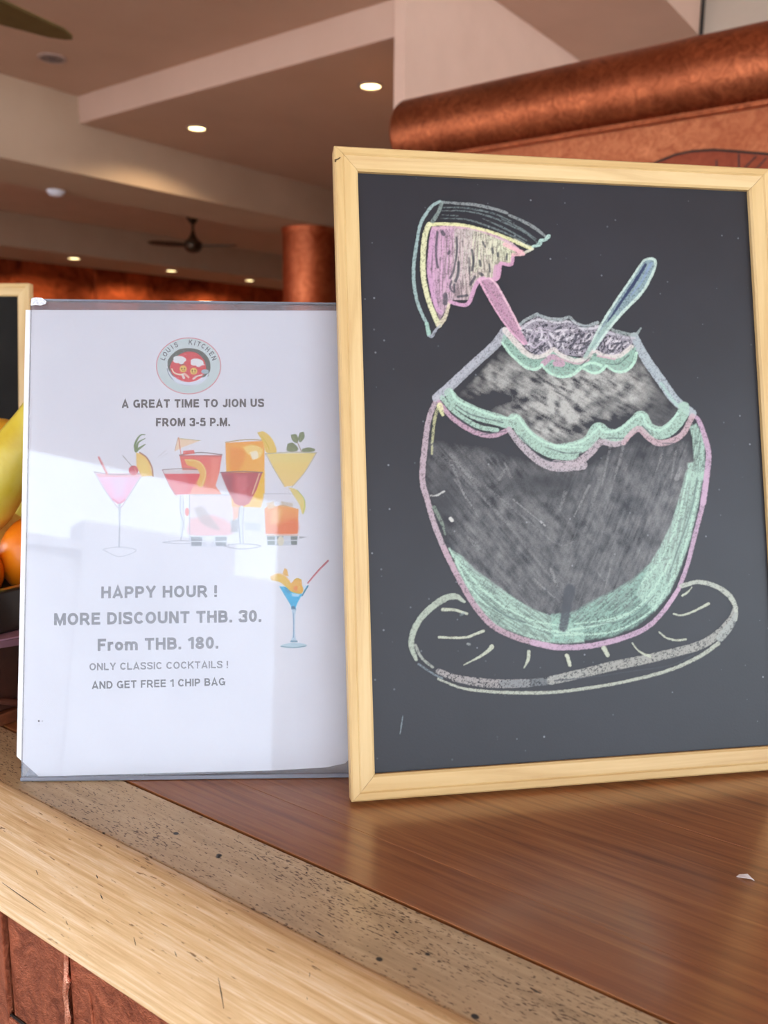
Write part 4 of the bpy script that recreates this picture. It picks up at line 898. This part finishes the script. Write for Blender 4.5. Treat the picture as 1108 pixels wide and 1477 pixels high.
def setline(s_, w, gap=.13, space=.42, fx=1.):
    V, Fc = [], []; x = 0
    for ch in s_:
        if ch == ' ': x += space*fx; continue
        adv, st = glyph(ch, w)
        for q_ in st:
            V0 = len(V); ribbon(V, Fc, [(w/2+(a_-w/2)*fx if adv > w*1.2 else a_, b_) for a_, b_ in q_], w)
            for i in range(V0, len(V)): V[i] = V[i]+np.array([x, 0])
        x += (w+(adv-w)*fx if adv > w*1.2 else adv)+gap*fx
    return np.array(V), Fc
def text(s_, x0, y0, x1, y1, cap, mat='ink', bold=.225, name='printed_line'):
    """one line running from (x0,y0) to (x1,y1) along its baseline on the sheet"""
    A = np.array(toloc(mf, x0, y0, PZ)); Bp = np.array(toloc(mf, x1, y1, PZ)); C = np.array(toloc(mf, (x0+x1)/2, (y0+y1)/2-cap, PZ)); Mi = (A+Bp)/2
    d = Bp-A; L = np.linalg.norm(d); d /= L; nn = np.array([-d[1], d[0]]); H = abs((C-Mi)@nn)
    V, Fc = setline(s_, bold); fx = 1.
    for _ in range(4):
        fx *= (L/H)/np.ptp(V[:, 0]); V, Fc = setline(s_, bold, fx=fx)
    xs = (V[:, 0]-V[:, 0].min())/np.ptp(V[:, 0])*L; out = A+xs[:, None]*d+(V[:, 1]*H)[:, None]*nn
    me = bpy.data.meshes.new(name); me.from_pydata([(a, b, PZ+.00006) for a, b in out], [], Fc); me.materials.append(M[mat])
    return link(bpy.data.objects.new(name, me), fly)
text('A GREAT TIME TO JION US', 175.5, 588.5, 381, 587, 12)
text('FROM 3-5 P.M.', 225, 615, 332, 614.5, 12)
text('HAPPY HOUR !', 146, 863, 313, 861, 17, 'ink_light')
text('MORE DISCOUNT THB. 30.', 78, 902, 377, 897, 17.5, 'ink_light')
text('From THB. 180.', 141, 939, 315, 935.5, 17.5, 'ink_light')
text('ONLY CLASSIC COCKTAILS !', 129, 967, 329, 963.5, 10.5, 'ink_light', .19)
text('AND GET FREE 1 CHIP BAG', 132.5, 994, 325, 988.5, 11, 'ink', .195)

# logo badge
q8 = lambda p: tr(p, 210, 480, 9.233)
lg = Canvas(218, 480, 326, 574, 5, chalk=False)
lg.cur = 1
cx, cy = 210+572/9.233, 480+440/9.233
lg.ellipse(cx, cy, 46.5, 40.5, (.93, .78, .80), 1, n=48); lg.ellipse(cx, cy, 45.6, 39.6, (.80, .87, .86), 1, n=48)
for (rx, ry, c) in ((46.4, 40.4, (.86, .52, .55)),):
    lg.stroke([(cx+rx*math.cos(t), cy+ry*math.sin(t)) for t in np.linspace(0, 2*math.pi, 60)], 1.1, c, .9, 0)
lg.ellipse(cx, cy-3, 42, 34, (.84, .88, .88), .6, n=48, soft=6)
lg.ellipse(cx, cy+1, 31.5, 27.5, (.93, .95, .97), 1, n=48)
lg.stroke([(cx+31*math.cos(t), cy+1+27*math.sin(t)) for t in np.linspace(.15, math.pi-.1, 40)], 1., (.38, .48, .55), .9, 0)
lg.poly(q8([(290, 440), (300, 360), (360, 280), (450, 220), (570, 203), (690, 220), (790, 280), (850, 370), (862, 470), (840, 540), (790, 590), (400, 590), (320, 520)]), (.36, .40, .37), .95, sm=True)
lg.poly(q8([(320, 450), (360, 370), (450, 290), (560, 250), (680, 270), (770, 350), (800, 430), (800, 520), (720, 610), (620, 650), (520, 650), (420, 610), (350, 540)]), (.90, .33, .36), .95, sm=True)
lg.poly(q8([(320, 500), (360, 570), (450, 630), (560, 662), (680, 645), (780, 590), (840, 530), (800, 620), (700, 685), (560, 700), (420, 670), (350, 600)]), (.88, .91, .95), .95, sm=True)
for (hx, hy, s_) in ((455, 350, 1), (685, 385, 1)):
    lg.ellipse(*q8([(hx, hy)])[0], 9.5, 4.6, (.93, .95, .95), 1, ang=.15*s_, n=20); lg.ellipse(*q8([(hx-40, hy+20)])[0], 5, 3.6, (.93, .95, .95), 1, n=16)
    lg.ellipse(*q8([(hx+20, hy+45)])[0], 4, 2.6, (.90, .93, .93), 1, n=16)
lg.poly(q8([(360, 370), (430, 340), (520, 350), (500, 400), (400, 400)]), (.93, .95, .95), .95); lg.poly(q8([(620, 370), (740, 370), (790, 430), (700, 440)]), (.93, .95, .95), .95)
lg.stroke(q8([(455, 428), (530, 415)]), 1., (.42, .35, .28), .8, 0)
for (fx, fy) in ((500, 480), (640, 510)):
    lg.ellipse(*q8([(fx, fy)])[0], 5.2, 5., (.93, .80, .42), 1, n=20)
    for dx in (-18, 18): lg.ellipse(*q8([(fx+dx, fy-5)])[0], .9, 1.1, (.40, .30, .15), .9, n=10)
    lg.stroke(q8([(fx-22, fy+18), (fx, fy+26), (fx+22, fy+18)]), .7, (.6, .3, .15), .8, 0)
lg.stroke(q8([(350, 480), (380, 530), (450, 555), (500, 550)]), [1.6, 2.6], (.95, .93, .80), .95, 0); lg.stroke(q8([(490, 560), (510, 600)]), 3.5, (.93, .93, .90), .9, 0); lg.stroke(q8([(520, 545), (570, 590)]), 3, (.95, .80, .72), .9, 0)
lg.stroke(q8([(640, 610), (680, 580), (750, 560)]), [3, 2], (.93, .90, .86), .9, 0); lg.ellipse(*q8([(790, 515)])[0], 5.5, 3.4, (.66, .76, .80), 1, n=16)
painted_parts(lg, mf, *sorted((c_(220, 500)[0], c_(325, 500)[0])), *sorted((c_(260, 572)[1], c_(260, 482)[1])), .00018, {1: 'printed_badge'}, 'print', fly, PZ+.00005)
def arc_letter(ch, ang, rx, ry, size):
    V, Fc = setline(ch, .17); V[:, 0] -= V[:, 0].mean(); V[:, 1] -= 0
    bx, by = cx+rx*math.cos(ang), cy+ry*math.sin(ang); ox, oy = math.cos(ang)*ry, math.sin(ang)*rx; l = math.hypot(ox, oy); ox /= l; oy /= l
    X = bx+V[:, 0]*size*(-oy)*.9+V[:, 1]*size*ox; Y = by+V[:, 0]*size*ox*.9+V[:, 1]*size*oy
    me = bpy.data.meshes.new('printed_letter'); me.from_pydata([(*toloc(mf, x, y, PZ), PZ+.0001) for x, y in zip(X, Y)], [], Fc); me.materials.append(M['ink_logo'])
    link(bpy.data.objects.new('printed_letter', me), fly)
al = list(np.radians([-163, -151, -139, -128, -118])); 
for ch, an in zip('LOUIS', al): arc_letter(ch, an, 35.3, 30.6, 7.0)
for ch, an in zip('KITCHEN', np.radians([-86, -76, -67, -56.5, -44, -31, -18.5])): arc_letter(ch, an, 35.3, 30.6, 7.0)

# cocktail picture
q7 = lambda p: tr(p, 120, 620, 3.2588)
ck = Canvas(124, 618, 464, 812, 3, chalk=False); ck.cur = 1
GL = (.66, .68, .72)
def line(p, w, c, op=.9, sm=True): ck.stroke(p, w, c, op, 0, sm)
# tall orange glass behind
ck.poly(q7([(668, 60), (852, 50), (852, 300), (835, 365), (780, 362), (700, 362), (672, 200)]), (.96, .66, .20), .95, c2=(.97, .78, .22), grad='y'); ck.poly(q7([(750, 80), (800, 70), (845, 95), (820, 135), (770, 110)]), (.98, .88, .55), .9, sm=True, soft=3); ck.poly(q7([(690, 80), (760, 100), (740, 180), (690, 190)]), (.93, .58, .18), .6, sm=True, soft=4); ck.poly(q7([(785, 105), (815, 100), (822, 130), (795, 138)]), (.98, .96, .88), .9, sm=True, soft=2); line(q7([(668, 58), (760, 46), (855, 48)]), 1.4, (.70, .60, .32)); ck.poly(q7([(800, 200), (852, 195), (850, 300), (810, 360)]), (.97, .80, .25), .8, soft=5)
ck.poly(q7([(818, 12), (850, 8), (890, 45), (908, 105), (860, 105), (845, 60)]), (.93, .80, .36), .95, sm=True); line(q7([(820, 12), (860, 60), (880, 105)]), 1, (.80, .72, .22), .7)
# hurricane glass red with umbrella
ck.poly(q7([(452, 118), (652, 118), (640, 200), (622, 262), (650, 302), (470, 302), (500, 250), (466, 190)]), (.92, .42, .38), .95, c2=(.96, .58, .45), grad='y'); line(q7([(452, 118), (550, 106), (652, 116)]), 1.6, (.50, .46, .45)); line(q7([(455, 122), (652, 122)]), 1, (.62, .45, .42)); ck.poly(q7([(600, 130), (640, 130), (622, 240), (600, 260)]), (.98, .62, .55), .6, soft=3)
ck.poly(q7([(470, 98), (520, 94), (525, 112), (468, 116)]), (.90, .40, .36), .9); ck.poly(q7([(445, 38), (550, 50), (470, 80), (430, 100)]), (.96, .84, .68), .85); line(q7([(448, 35), (460, 120)]), 1.2, (.86, .50, .42)); line(q7([(445, 38), (430, 98)]), .8, (.8, .62, .5)); line(q7([(448, 40), (550, 50)]), 1, (.75, .72, .52)); line(q7([(350, 128), (390, 95)]), 1, (.82, .80, .80), .8); line(q7([(366, 130), (398, 108)]), .8, (.80, .80, .80), .7)
# wide red martini in front
ck.poly(q7([(378, 205), (555, 205), (520, 260), (500, 300), (430, 305), (405, 260)]), (.90, .33, .38), .93); ck.poly(q7([(372, 188), (552, 188), (555, 206), (378, 206)]), (.86, .84, .84), .9); line(q7([(372, 187), (460, 182), (555, 188)]), 1.3, (.58, .52, .52)); line(q7([(372, 188), (410, 270), (440, 310)]), 1, (.72, .52, .54)); line(q7([(465, 310), (463, 400), (462, 500)]), 4, (.86, .88, .92), .9); line(q7([(456, 310), (456, 380), (470, 440), (458, 520)]), 1, GL, .8); line(q7([(470, 330), (475, 470)]), .9, GL, .7); line(q7([(372, 528), (460, 520), (540, 528), (460, 535), (372, 528)]), 1.1, GL, .7); ck.ellipse(*q7([(488, 385)])[0], 3, 6, (.95, .45, .42), .9, n=14)
ck.poly(q7([(475, 140), (520, 138), (560, 160), (578, 200), (570, 250), (550, 270), (535, 250), (548, 210), (530, 180), (490, 165)]), (.94, .76, .40), .95, sm=True); line(q7([(480, 140), (545, 150), (575, 200), (555, 268)]), 1.6, (.96, .86, .55), .9)
# low glass centre with grey pinkish drink
ck.poly(q7([(498, 305), (700, 305), (690, 495), (500, 495)]), (.90, .86, .88), .8); ck.poly(q7([(500, 420), (600, 400), (690, 440), (688, 492), (502, 492)]), (.93, .72, .74), .75, sm=True, soft=5); ck.poly(q7([(520, 370), (560, 360), (600, 410), (640, 470), (560, 440)]), (.72, .68, .68), .6, sm=True, soft=4); line(q7([(498, 305), (700, 305)]), 1, GL, .7); line(q7([(499, 305), (500, 520)]), 1, GL, .8); ck.poly(q7([(500, 497), (672, 497), (668, 548), (504, 548)]), (.86, .88, .92), .9)
for x in (505, 620): ck.poly(q7([(x, 503), (x+55, 503), (x+50, 545), (x+4, 545)]), (.56, .59, .62), .85)
line(q7([(500, 524), (672, 524)]), 1.4, (.92, .94, .96)); ck.ellipse(*q7([(590, 525)])[0], 5, 7, (.90, .91, .94), 1, n=14)
ck.poly(q7([(700, 330), (735, 340), (730, 410), (705, 430)]), (.96, .72, .60), .8, soft=3); ck.poly(q7([(695, 425), (730, 420), (728, 480), (695, 480)]), (.62, .64, .68), .7, soft=3)
# dark red sherry glass
ck.poly(q7([(645, 200), (842, 200), (815, 280), (780, 345), (745, 362), (712, 345), (675, 275)]), (.73, .32, .38), .95, sm=False, c2=(.82, .36, .42), grad='y'); ck.poly(q7([(715, 215), (770, 215), (765, 330), (725, 330)]), (.90, .48, .52), .6, soft=6); ck.poly(q7([(650, 210), (700, 215), (700, 300), (675, 270)]), (.58, .30, .36), .5, soft=5); line(q7([(645, 200), (745, 195), (842, 200)]), 1.6, (.55, .42, .45)); line(q7([(828, 205), (795, 300)]), 2, (.94, .82, .66), .8); line(q7([(745, 362), (740, 420), (742, 530)]), 4.5, (.87, .89, .93), .9); line(q7([(735, 365), (730, 420), (738, 530)]), 1, (.55, .57, .62), .8); line(q7([(755, 365), (750, 440), (752, 530)]), 1, GL, .8); line(q7([(655, 545), (745, 535), (835, 545), (745, 560), (655, 545)]), 1.2, GL, .8); ck.poly(q7([(755, 430), (835, 440), (830, 475), (760, 470)]), (.80, .83, .88), .7, soft=3)
# pale yellow martini with mint
ck.poly(q7([(862, 112), (1092, 108), (1040, 200), (990, 262), (945, 268), (905, 200)]), (.94, .84, .45), .93, c2=(.95, .82, .48), grad='y'); ck.poly(q7([(862, 112), (1092, 108), (1070, 150), (890, 155)]), (.93, .86, .56), .7, soft=3); line(q7([(855, 112), (980, 104), (1098, 108)]), 1.3, (.72, .70, .60)); line(q7([(1096, 108), (1040, 200), (980, 268)]), 1.1, (.72, .70, .62)); line(q7([(857, 112), (900, 190), (945, 262)]), 1.1, (.72, .70, .62)); line(q7([(960, 268), (958, 330)]), 3, (.90, .90, .92))
for p in ([(975, 22), (1000, 20), (1012, 45), (1002, 62), (982, 48)], [(1018, 12), (1036, 10), (1040, 35), (1020, 58), (1010, 40)], [(960, 65), (985, 60), (1010, 85), (1000, 100), (958, 98)], [(1030, 88), (1060, 82), (1088, 90), (1080, 102), (1030, 102)]): ck.poly(q7(p), (.45, .52, .34), .95, sm=True)
line(q7([(1005, 55), (1025, 100)]), 1.2, (.62, .52, .40)); 
for p in ([(965, 80), (995, 92)], [(985, 30), (1000, 50)], [(1030, 18), (1020, 45)]): line(q7(p), .8, (.66, .72, .50), .8)
# low orange tumbler
ck.poly(q7([(845, 300), (1015, 300), (1010, 492), (855, 492)]), (.90, .90, .92), .65); ck.poly(q7([(852, 372), (880, 345), (905, 360), (940, 350), (985, 365), (1012, 372), (1008, 488), (858, 488)]), (.95, .66, .32), .95, c2=(.94, .50, .22), grad='y'); ck.poly(q7([(930, 440), (1000, 420), (1005, 485), (900, 488)]), (.92, .45, .20), .7, soft=5, sm=True); ck.poly(q7([(860, 345), (895, 335), (900, 365), (870, 372)]), (.88, .78, .66), .8, soft=2); ck.poly(q7([(930, 335), (985, 345), (985, 362), (930, 358)]), (.80, .74, .64), .7, soft=2); ck.poly(q7([(890, 380), (935, 375), (920, 430), (880, 440)]), (.98, .78, .50), .6, soft=5, sm=True)
ck.poly(q7([(862, 495), (1010, 495), (1005, 542), (866, 542)]), (.80, .83, .86), .95)
for x, w in ((864, 38), (910, 30), (975, 32)): ck.poly(q7([(x, 500), (x+w, 500), (x+w-3, 540), (x+3, 540)]), (.40, .45, .44), .85)
line(q7([(862, 519), (1010, 519)]), 1.4, (.88, .90, .92)); ck.ellipse(*q7([(928, 522)])[0], 5, 7, (.88, .86, .78), 1, n=14); line(q7([(862, 495), (1010, 495)]), 1.2, (.88, .72, .62)); ck.poly(q7([(1015, 500), (1052, 503), (1015, 512)]), (.58, .60, .62), .8)
line(q7([(845, 300), (1015, 300)]), .9, GL, .6); ck.poly(q7([(965, 270), (1000, 280), (1035, 320), (1045, 365), (1030, 395), (1015, 350), (990, 310)]), (.92, .84, .50), .95, sm=True); line(q7([(1005, 282), (1040, 330), (1035, 392)]), 1.3, (.72, .78, .38), .9)
# pink martini at left
ck.poly(q7([(60, 205), (275, 205), (235, 270), (190, 340), (165, 350), (135, 330), (95, 265)]), (.92, .74, .85), .9, c2=(.93, .62, .76), grad='y'); ck.poly(q7([(135, 230), (200, 225), (190, 310), (150, 320)]), (.90, .82, .92), .6, soft=8); ck.poly(q7([(60, 205), (275, 205), (262, 222), (75, 222)]), (.90, .62, .62), .5); line(q7([(52, 198), (110, 206), (165, 210), (280, 205)]), 1.4, (.68, .58, .62)); line(q7([(52, 198), (100, 280), (150, 350), (168, 372)]), 1, (.75, .66, .72)); line(q7([(280, 205), (230, 285), (188, 350), (172, 372)]), 1, (.75, .62, .68)); line(q7([(140, 325), (168, 345), (195, 328)]), 2, (.88, .50, .62)); line(q7([(170, 350), (170, 450), (168, 550)]), [3.5, 2, 2], (.72, .74, .78), .9); line(q7([(90, 562), (165, 550), (250, 565), (170, 595), (90, 562)]), 1., (.75, .77, .80), .8)
line(q7([(72, 128), (112, 208)]), 2.6, (.85, .44, .46)); line(q7([(78, 128), (118, 206)]), 1, (.92, .80, .80)); ck.ellipse(*q7([(236, 190)])[0], 7, 7, (.84, .28, .34), .95, n=18); line(q7([(185, 120), (235, 178)]), .8, (.45, .45, .40)); line(q7([(240, 178), (252, 210)]), 1, (.95, .75, .70))
ck.poly(q7([(248, 105), (285, 118), (312, 150), (326, 215), (275, 220), (250, 170)]), (.95, .80, .42), .95); line(q7([(265, 106), (298, 130), (322, 175), (328, 218)]), 2.0, (.68, .45, .30), .9); ck.poly(q7([(262, 130), (298, 150), (308, 205), (280, 210), (262, 170)]), (.96, .86, .52), .7, soft=3, sm=True)
for p in ([(248, 100), (246, 60), (268, 25), (290, 22)], [(250, 98), (258, 60), (290, 40)], [(252, 95), (275, 78), (292, 68)], [(246, 95), (242, 70), (256, 45)]): line(q7(p), [4, 1.2], (.46, .56, .38), .95)
painted_parts(ck, mf, *sorted((c_(126, 700)[0], c_(463, 700)[0])), *sorted((c_(260, 811)[1], c_(260, 619)[1])), .00032, {1: 'printed_cocktails'}, 'print', fly, PZ+.00005)
# blue cocktail
q5 = lambda p: tr(p, 370, 790, 8.523)
bc = Canvas(384, 802, 480, 942, 4, chalk=False); bc.cur = 1
bl = lambda p, w, c, op=.95: bc.stroke(q5(p), w, c, op, 0)
bc.poly(q5([(268, 470), (640, 462), (560, 590), (500, 690), (482, 760), (430, 760), (410, 690), (340, 580)]), (.80, .90, .96), .9)
bc.poly(q5([(285, 475), (420, 490), (560, 570), (500, 680), (480, 740), (432, 740), (415, 690), (350, 590)]), (.10, .72, .90), 1); bc.poly(q5([(320, 475), (400, 500), (430, 560), (380, 560)]), (.18, .62, .80), .9); bc.poly(q5([(425, 555), (540, 570), (520, 600), (440, 600)]), (.75, .90, .97), .9, soft=2)
bl([(560, 590), (600, 520), (632, 468)], 2.2, (.20, .56, .68)); bl([(290, 480), (420, 700)], 1.2, (.25, .68, .82)); bl([(450, 740), (462, 760)], 6, (.22, .48, .62))
bc.poly(q5([(430, 755), (485, 755), (475, 850), (472, 1000), (478, 1100), (498, 1155), (420, 1155), (442, 1090), (448, 1000), (445, 850)]), (.74, .84, .90), .95); bl([(452, 800), (455, 950), (455, 1100)], 1.2, (.52, .66, .78)); bl([(425, 1150), (495, 1150)], 2.4, (.45, .62, .70))
bc.poly(q5([(290, 1208), (340, 1185), (455, 1165), (580, 1180), (620, 1200), (580, 1222), (455, 1234), (330, 1225)]), (.72, .84, .88), .95, sm=True); bl([(300, 1212), (455, 1228), (605, 1208)], 1.2, (.45, .60, .66))
bc.poly(q5([(165, 355), (250, 315), (350, 335), (420, 430), (440, 480), (430, 540), (360, 480), (280, 420), (190, 400)]), (.93, .76, .26), .95, sm=True); bc.poly(q5([(320, 310), (345, 250), (375, 265), (395, 350), (350, 345)]), (.93, .72, .34), .95); bl([(180, 355), (260, 322), (340, 340), (410, 410)], 1.4, (.97, .82, .62))
bc.poly(q5([(400, 460), (460, 400), (500, 375), (550, 395), (560, 460), (575, 520), (545, 565), (470, 555), (420, 530)]), (.95, .72, .26), .95, sm=True); bc.poly(q5([(455, 480), (500, 470), (495, 530), (460, 520)]), (.95, .55, .28), .8, sm=True, soft=2); bl([(460, 400), (500, 378), (548, 395)], 1.6, (.88, .76, .28))
bl([(632, 432), (700, 350), (780, 260), (878, 160)], [2.2, 2.6, 2.8], (.76, .40, .44)); bl([(640, 435), (710, 352), (800, 250)], .8, (.92, .72, .74))
painted_parts(bc, mf, *sorted((c_(386, 870)[0], c_(478, 870)[0])), *sorted((c_(430, 941)[1], c_(430, 803)[1])), .00022, {1: 'printed_blue_cocktail'}, 'print', fly, PZ+.00005)
# a few ink specks near the lower left corner
for (x, y, r) in ((56, 1040, .0006), (61, 1040, .0003), (36, 1038, .0002), (57, 1045, .0002), (51, 1039, .0002), (214, 1041, .0002)):
    a, b = c_(x, y); bm = bmesh.new(); lathe(bm, [(0, 0), (r, 0), (r*.8, .00005), (0, .00006)], 8, (a, b, PZ+.00003)); obj('ink_speck', bm, 'cable', fly)

# ------------------------------------------------------------------ small chalkboard behind, at the left edge
q = atz(31, 700, ZC)
yb = 1.03; xr = float(aty(30.5, 500, yb+.03)[0])
g0 = aty(33, 600, yb)
W2, H2 = .27, .357
lf = leanframe(float(aty(34, 700, yb)[0])-W2*math.cos(-.05), yb+W2*math.sin(.05), -.05, .12, (.25938-.0018)/.25938)
b2 = framed_board(lf, W2, H2, .0155, label='chalkboard behind the fruit at the left edge, only its right side in view', face='slate_matte')
strut(b2, lf, W2, .2)

# ------------------------------------------------------------------ carved box, tray and fruit at the left edge (counter axes)
def bar_pt(x, y, dep): q = aty(x, y, dep); return Vector((q@CX, q@CN, q[2]-ZC))
bx = empty('carved_wooden_box', (*(CX*-.5525+CN*.318)[:2], ZC+.0003), RZ_BAR)
tag(bx, 'dark carved wooden box on a red brown base under the fruit tray', 'box')
obj('base', B(-.20, 0.002, -.047, .27, 0, .009, bev=.001), 'crate_base', bx)
obj('body', B(-.195, -.002, -.043, .262, .009, .0655, bev=.002), 'crate', bx)
for k in range(5):
    y0 = -.030+k*.052
    pth = [(0, y0+.008*i+.006*math.sin(i*1.9+k), .026+.014*math.sin(i*1.2+k*1.7)) for i in range(7)]
    obj('carving', tube(bmesh.new(), [(-.002, p[1], p[2]) for p in pth], [.0006, .0022, .0042, .0030, .0045, .002, .0006], 10, flat=.8), 'crate_relief', bx, True)
mv = empty('mauve_place_mat', (*(CX*-.5525+CN*.318)[:2], ZC+.066), RZ_BAR)
tag(mv, 'mauve glossy place mat between the carved box and the fruit tray', 'place mat')
obj('mat_sheet', prism(bmesh.new(), [(-.19, -.035), (.002, -.038), (.0085, -.01), (.014, .012), (.012, .05), (.008, .12), (.006, .25), (-.19, .25)], 0, .0012), 'mauve', mv)
bm = bmesh.new()
pp = [(.002, -.038, .0006), (.010, -.010, .0004), (.0150, .012, -.0005), (.0135, .05, -.001), (.009, .12, 0)]
va = [bm.verts.new(p) for p in pp]; vb = [bm.verts.new((p[0]+.002, p[1], p[2]-.0055*(1-abs(i-1.6)/2.8))) for i, p in enumerate(pp)]
for i in range(4): bm.faces.new((va[i], va[i+1], vb[i+1], vb[i]))
r_g = bmesh.ops.solidify(bm, geom=bm.faces[:], thickness=.0006)
obj('drooping_edge', bm, 'mauve', mv)
tr_ = empty('fruit_tray', (*(CX*-.5525+CN*.318)[:2], ZC+.0674), RZ_BAR)
tag(tr_, 'black lacquered fruit tray on top of the carved box', 'tray')
obj('tray_floor', box(bmesh.new(), -.1835, -.0095, -.0275, .248, 0, .0022), 'lacquer', tr_)
for (x0, x1, y0, y1) in ((-.0095, 0, -.0365, .257), (-.192, -.1835, -.0365, .257), (-.1835, -.0095, -.0365, -.0275), (-.1835, -.0095, .248, .257)):
    obj('tray_wall', B(x0, x1, y0, y1, 0, .0315, bev=.002, seg=2), 'lacquer', tr_)

def sphere_fruit(name, cpx, cpy, dep, r, mat, label, cat, sc=(1, 1, 1), rot=(0, 0, 0), stem=True):
    q = aty(cpx, cpy, dep); e = empty(name, (float(q[0]), float(q[1]), float(q[2]))); e.rotation_euler = rot
    tag(e, label, cat)
    bm = bmesh.new(); prof = [(0, r*.96)]+[(r*math.sin(t)*(1+.01*math.sin(3*t)), r*math.cos(t)) for t in np.linspace(.18, math.pi-.05, 22)]+[(0, -r)]
    lathe(bm, prof, 36); o = obj('skin', bm, mat, e, True); o.scale = sc
    if stem: s_ = obj('stem_button', lathe(bmesh.new(), [(0, r*.955), (r*.07, r*.96), (r*.05, r*1.0), (0, r*1.0)], 10), 'stem', e, True); s_.scale = sc
    return e
sphere_fruit('orange', 63, 800, .668, .0342, 'orange', 'large bright orange at the right end of the tray, half hidden by the flyer', 'orange', rot=(.3, .4, 0))
sphere_fruit('orange', -43, 828, .632, .0245, 'orange', 'orange at the very left edge, only a sliver showing above the tray rim', 'orange', rot=(.8, .1, 0))
sphere_fruit('mango', -8, 785, .722, .0325, 'mango', 'yellow brown mottled mango between the bananas and oranges', 'mango', sc=(1.12, 1., .95), rot=(0, .12, .2))
def banana(pts, dep, rad, label, mat='banana'):
    P3 = []
    sm_ = smooth(pts, 6)
    for i, (x, y) in enumerate(sm_): P3.append(aty(x, y, dep+.004*math.sin(i*.3)))
    o0 = P3[len(P3)//2]; e = empty('banana', tuple(float(v) for v in o0)); tag(e, label, 'banana', None)
    P3 = [Vector(p-o0) for p in P3]; k = len(P3)
    rad_ = [rad*min(1, .28+2.6*min(i/(k-1), .05+(1-i/(k-1)))**.8) if 0 < i < k-1 else rad*.25 for i in range(k)]
    obj('peel', tube(bmesh.new(), P3, rad_, 10), mat, e, True)
    d = (P3[0]-P3[1]).normalized(); obj('stem', tube(bmesh.new(), [P3[0], P3[0]+d*.012, P3[0]+d*.022], [rad*.26, rad*.22, rad*.25], 8), 'stem', e, True)
    return e
banana([(95, 560), (62, 612), (26, 655), (-6, 706), (-40, 770)], .66, .0215, 'large yellow banana in front, running diagonally down to the tray')
banana([(-70, 600), (-20, 625), (12, 632), (50, 660), (90, 700)], .87, .019, 'ripe orange yellow banana behind the large one', 'banana_ripe')
banana([(95, 640), (60, 690), (30, 738), (0, 790)], .80, .021, 'yellow banana tucked behind, beside the flyer edge')
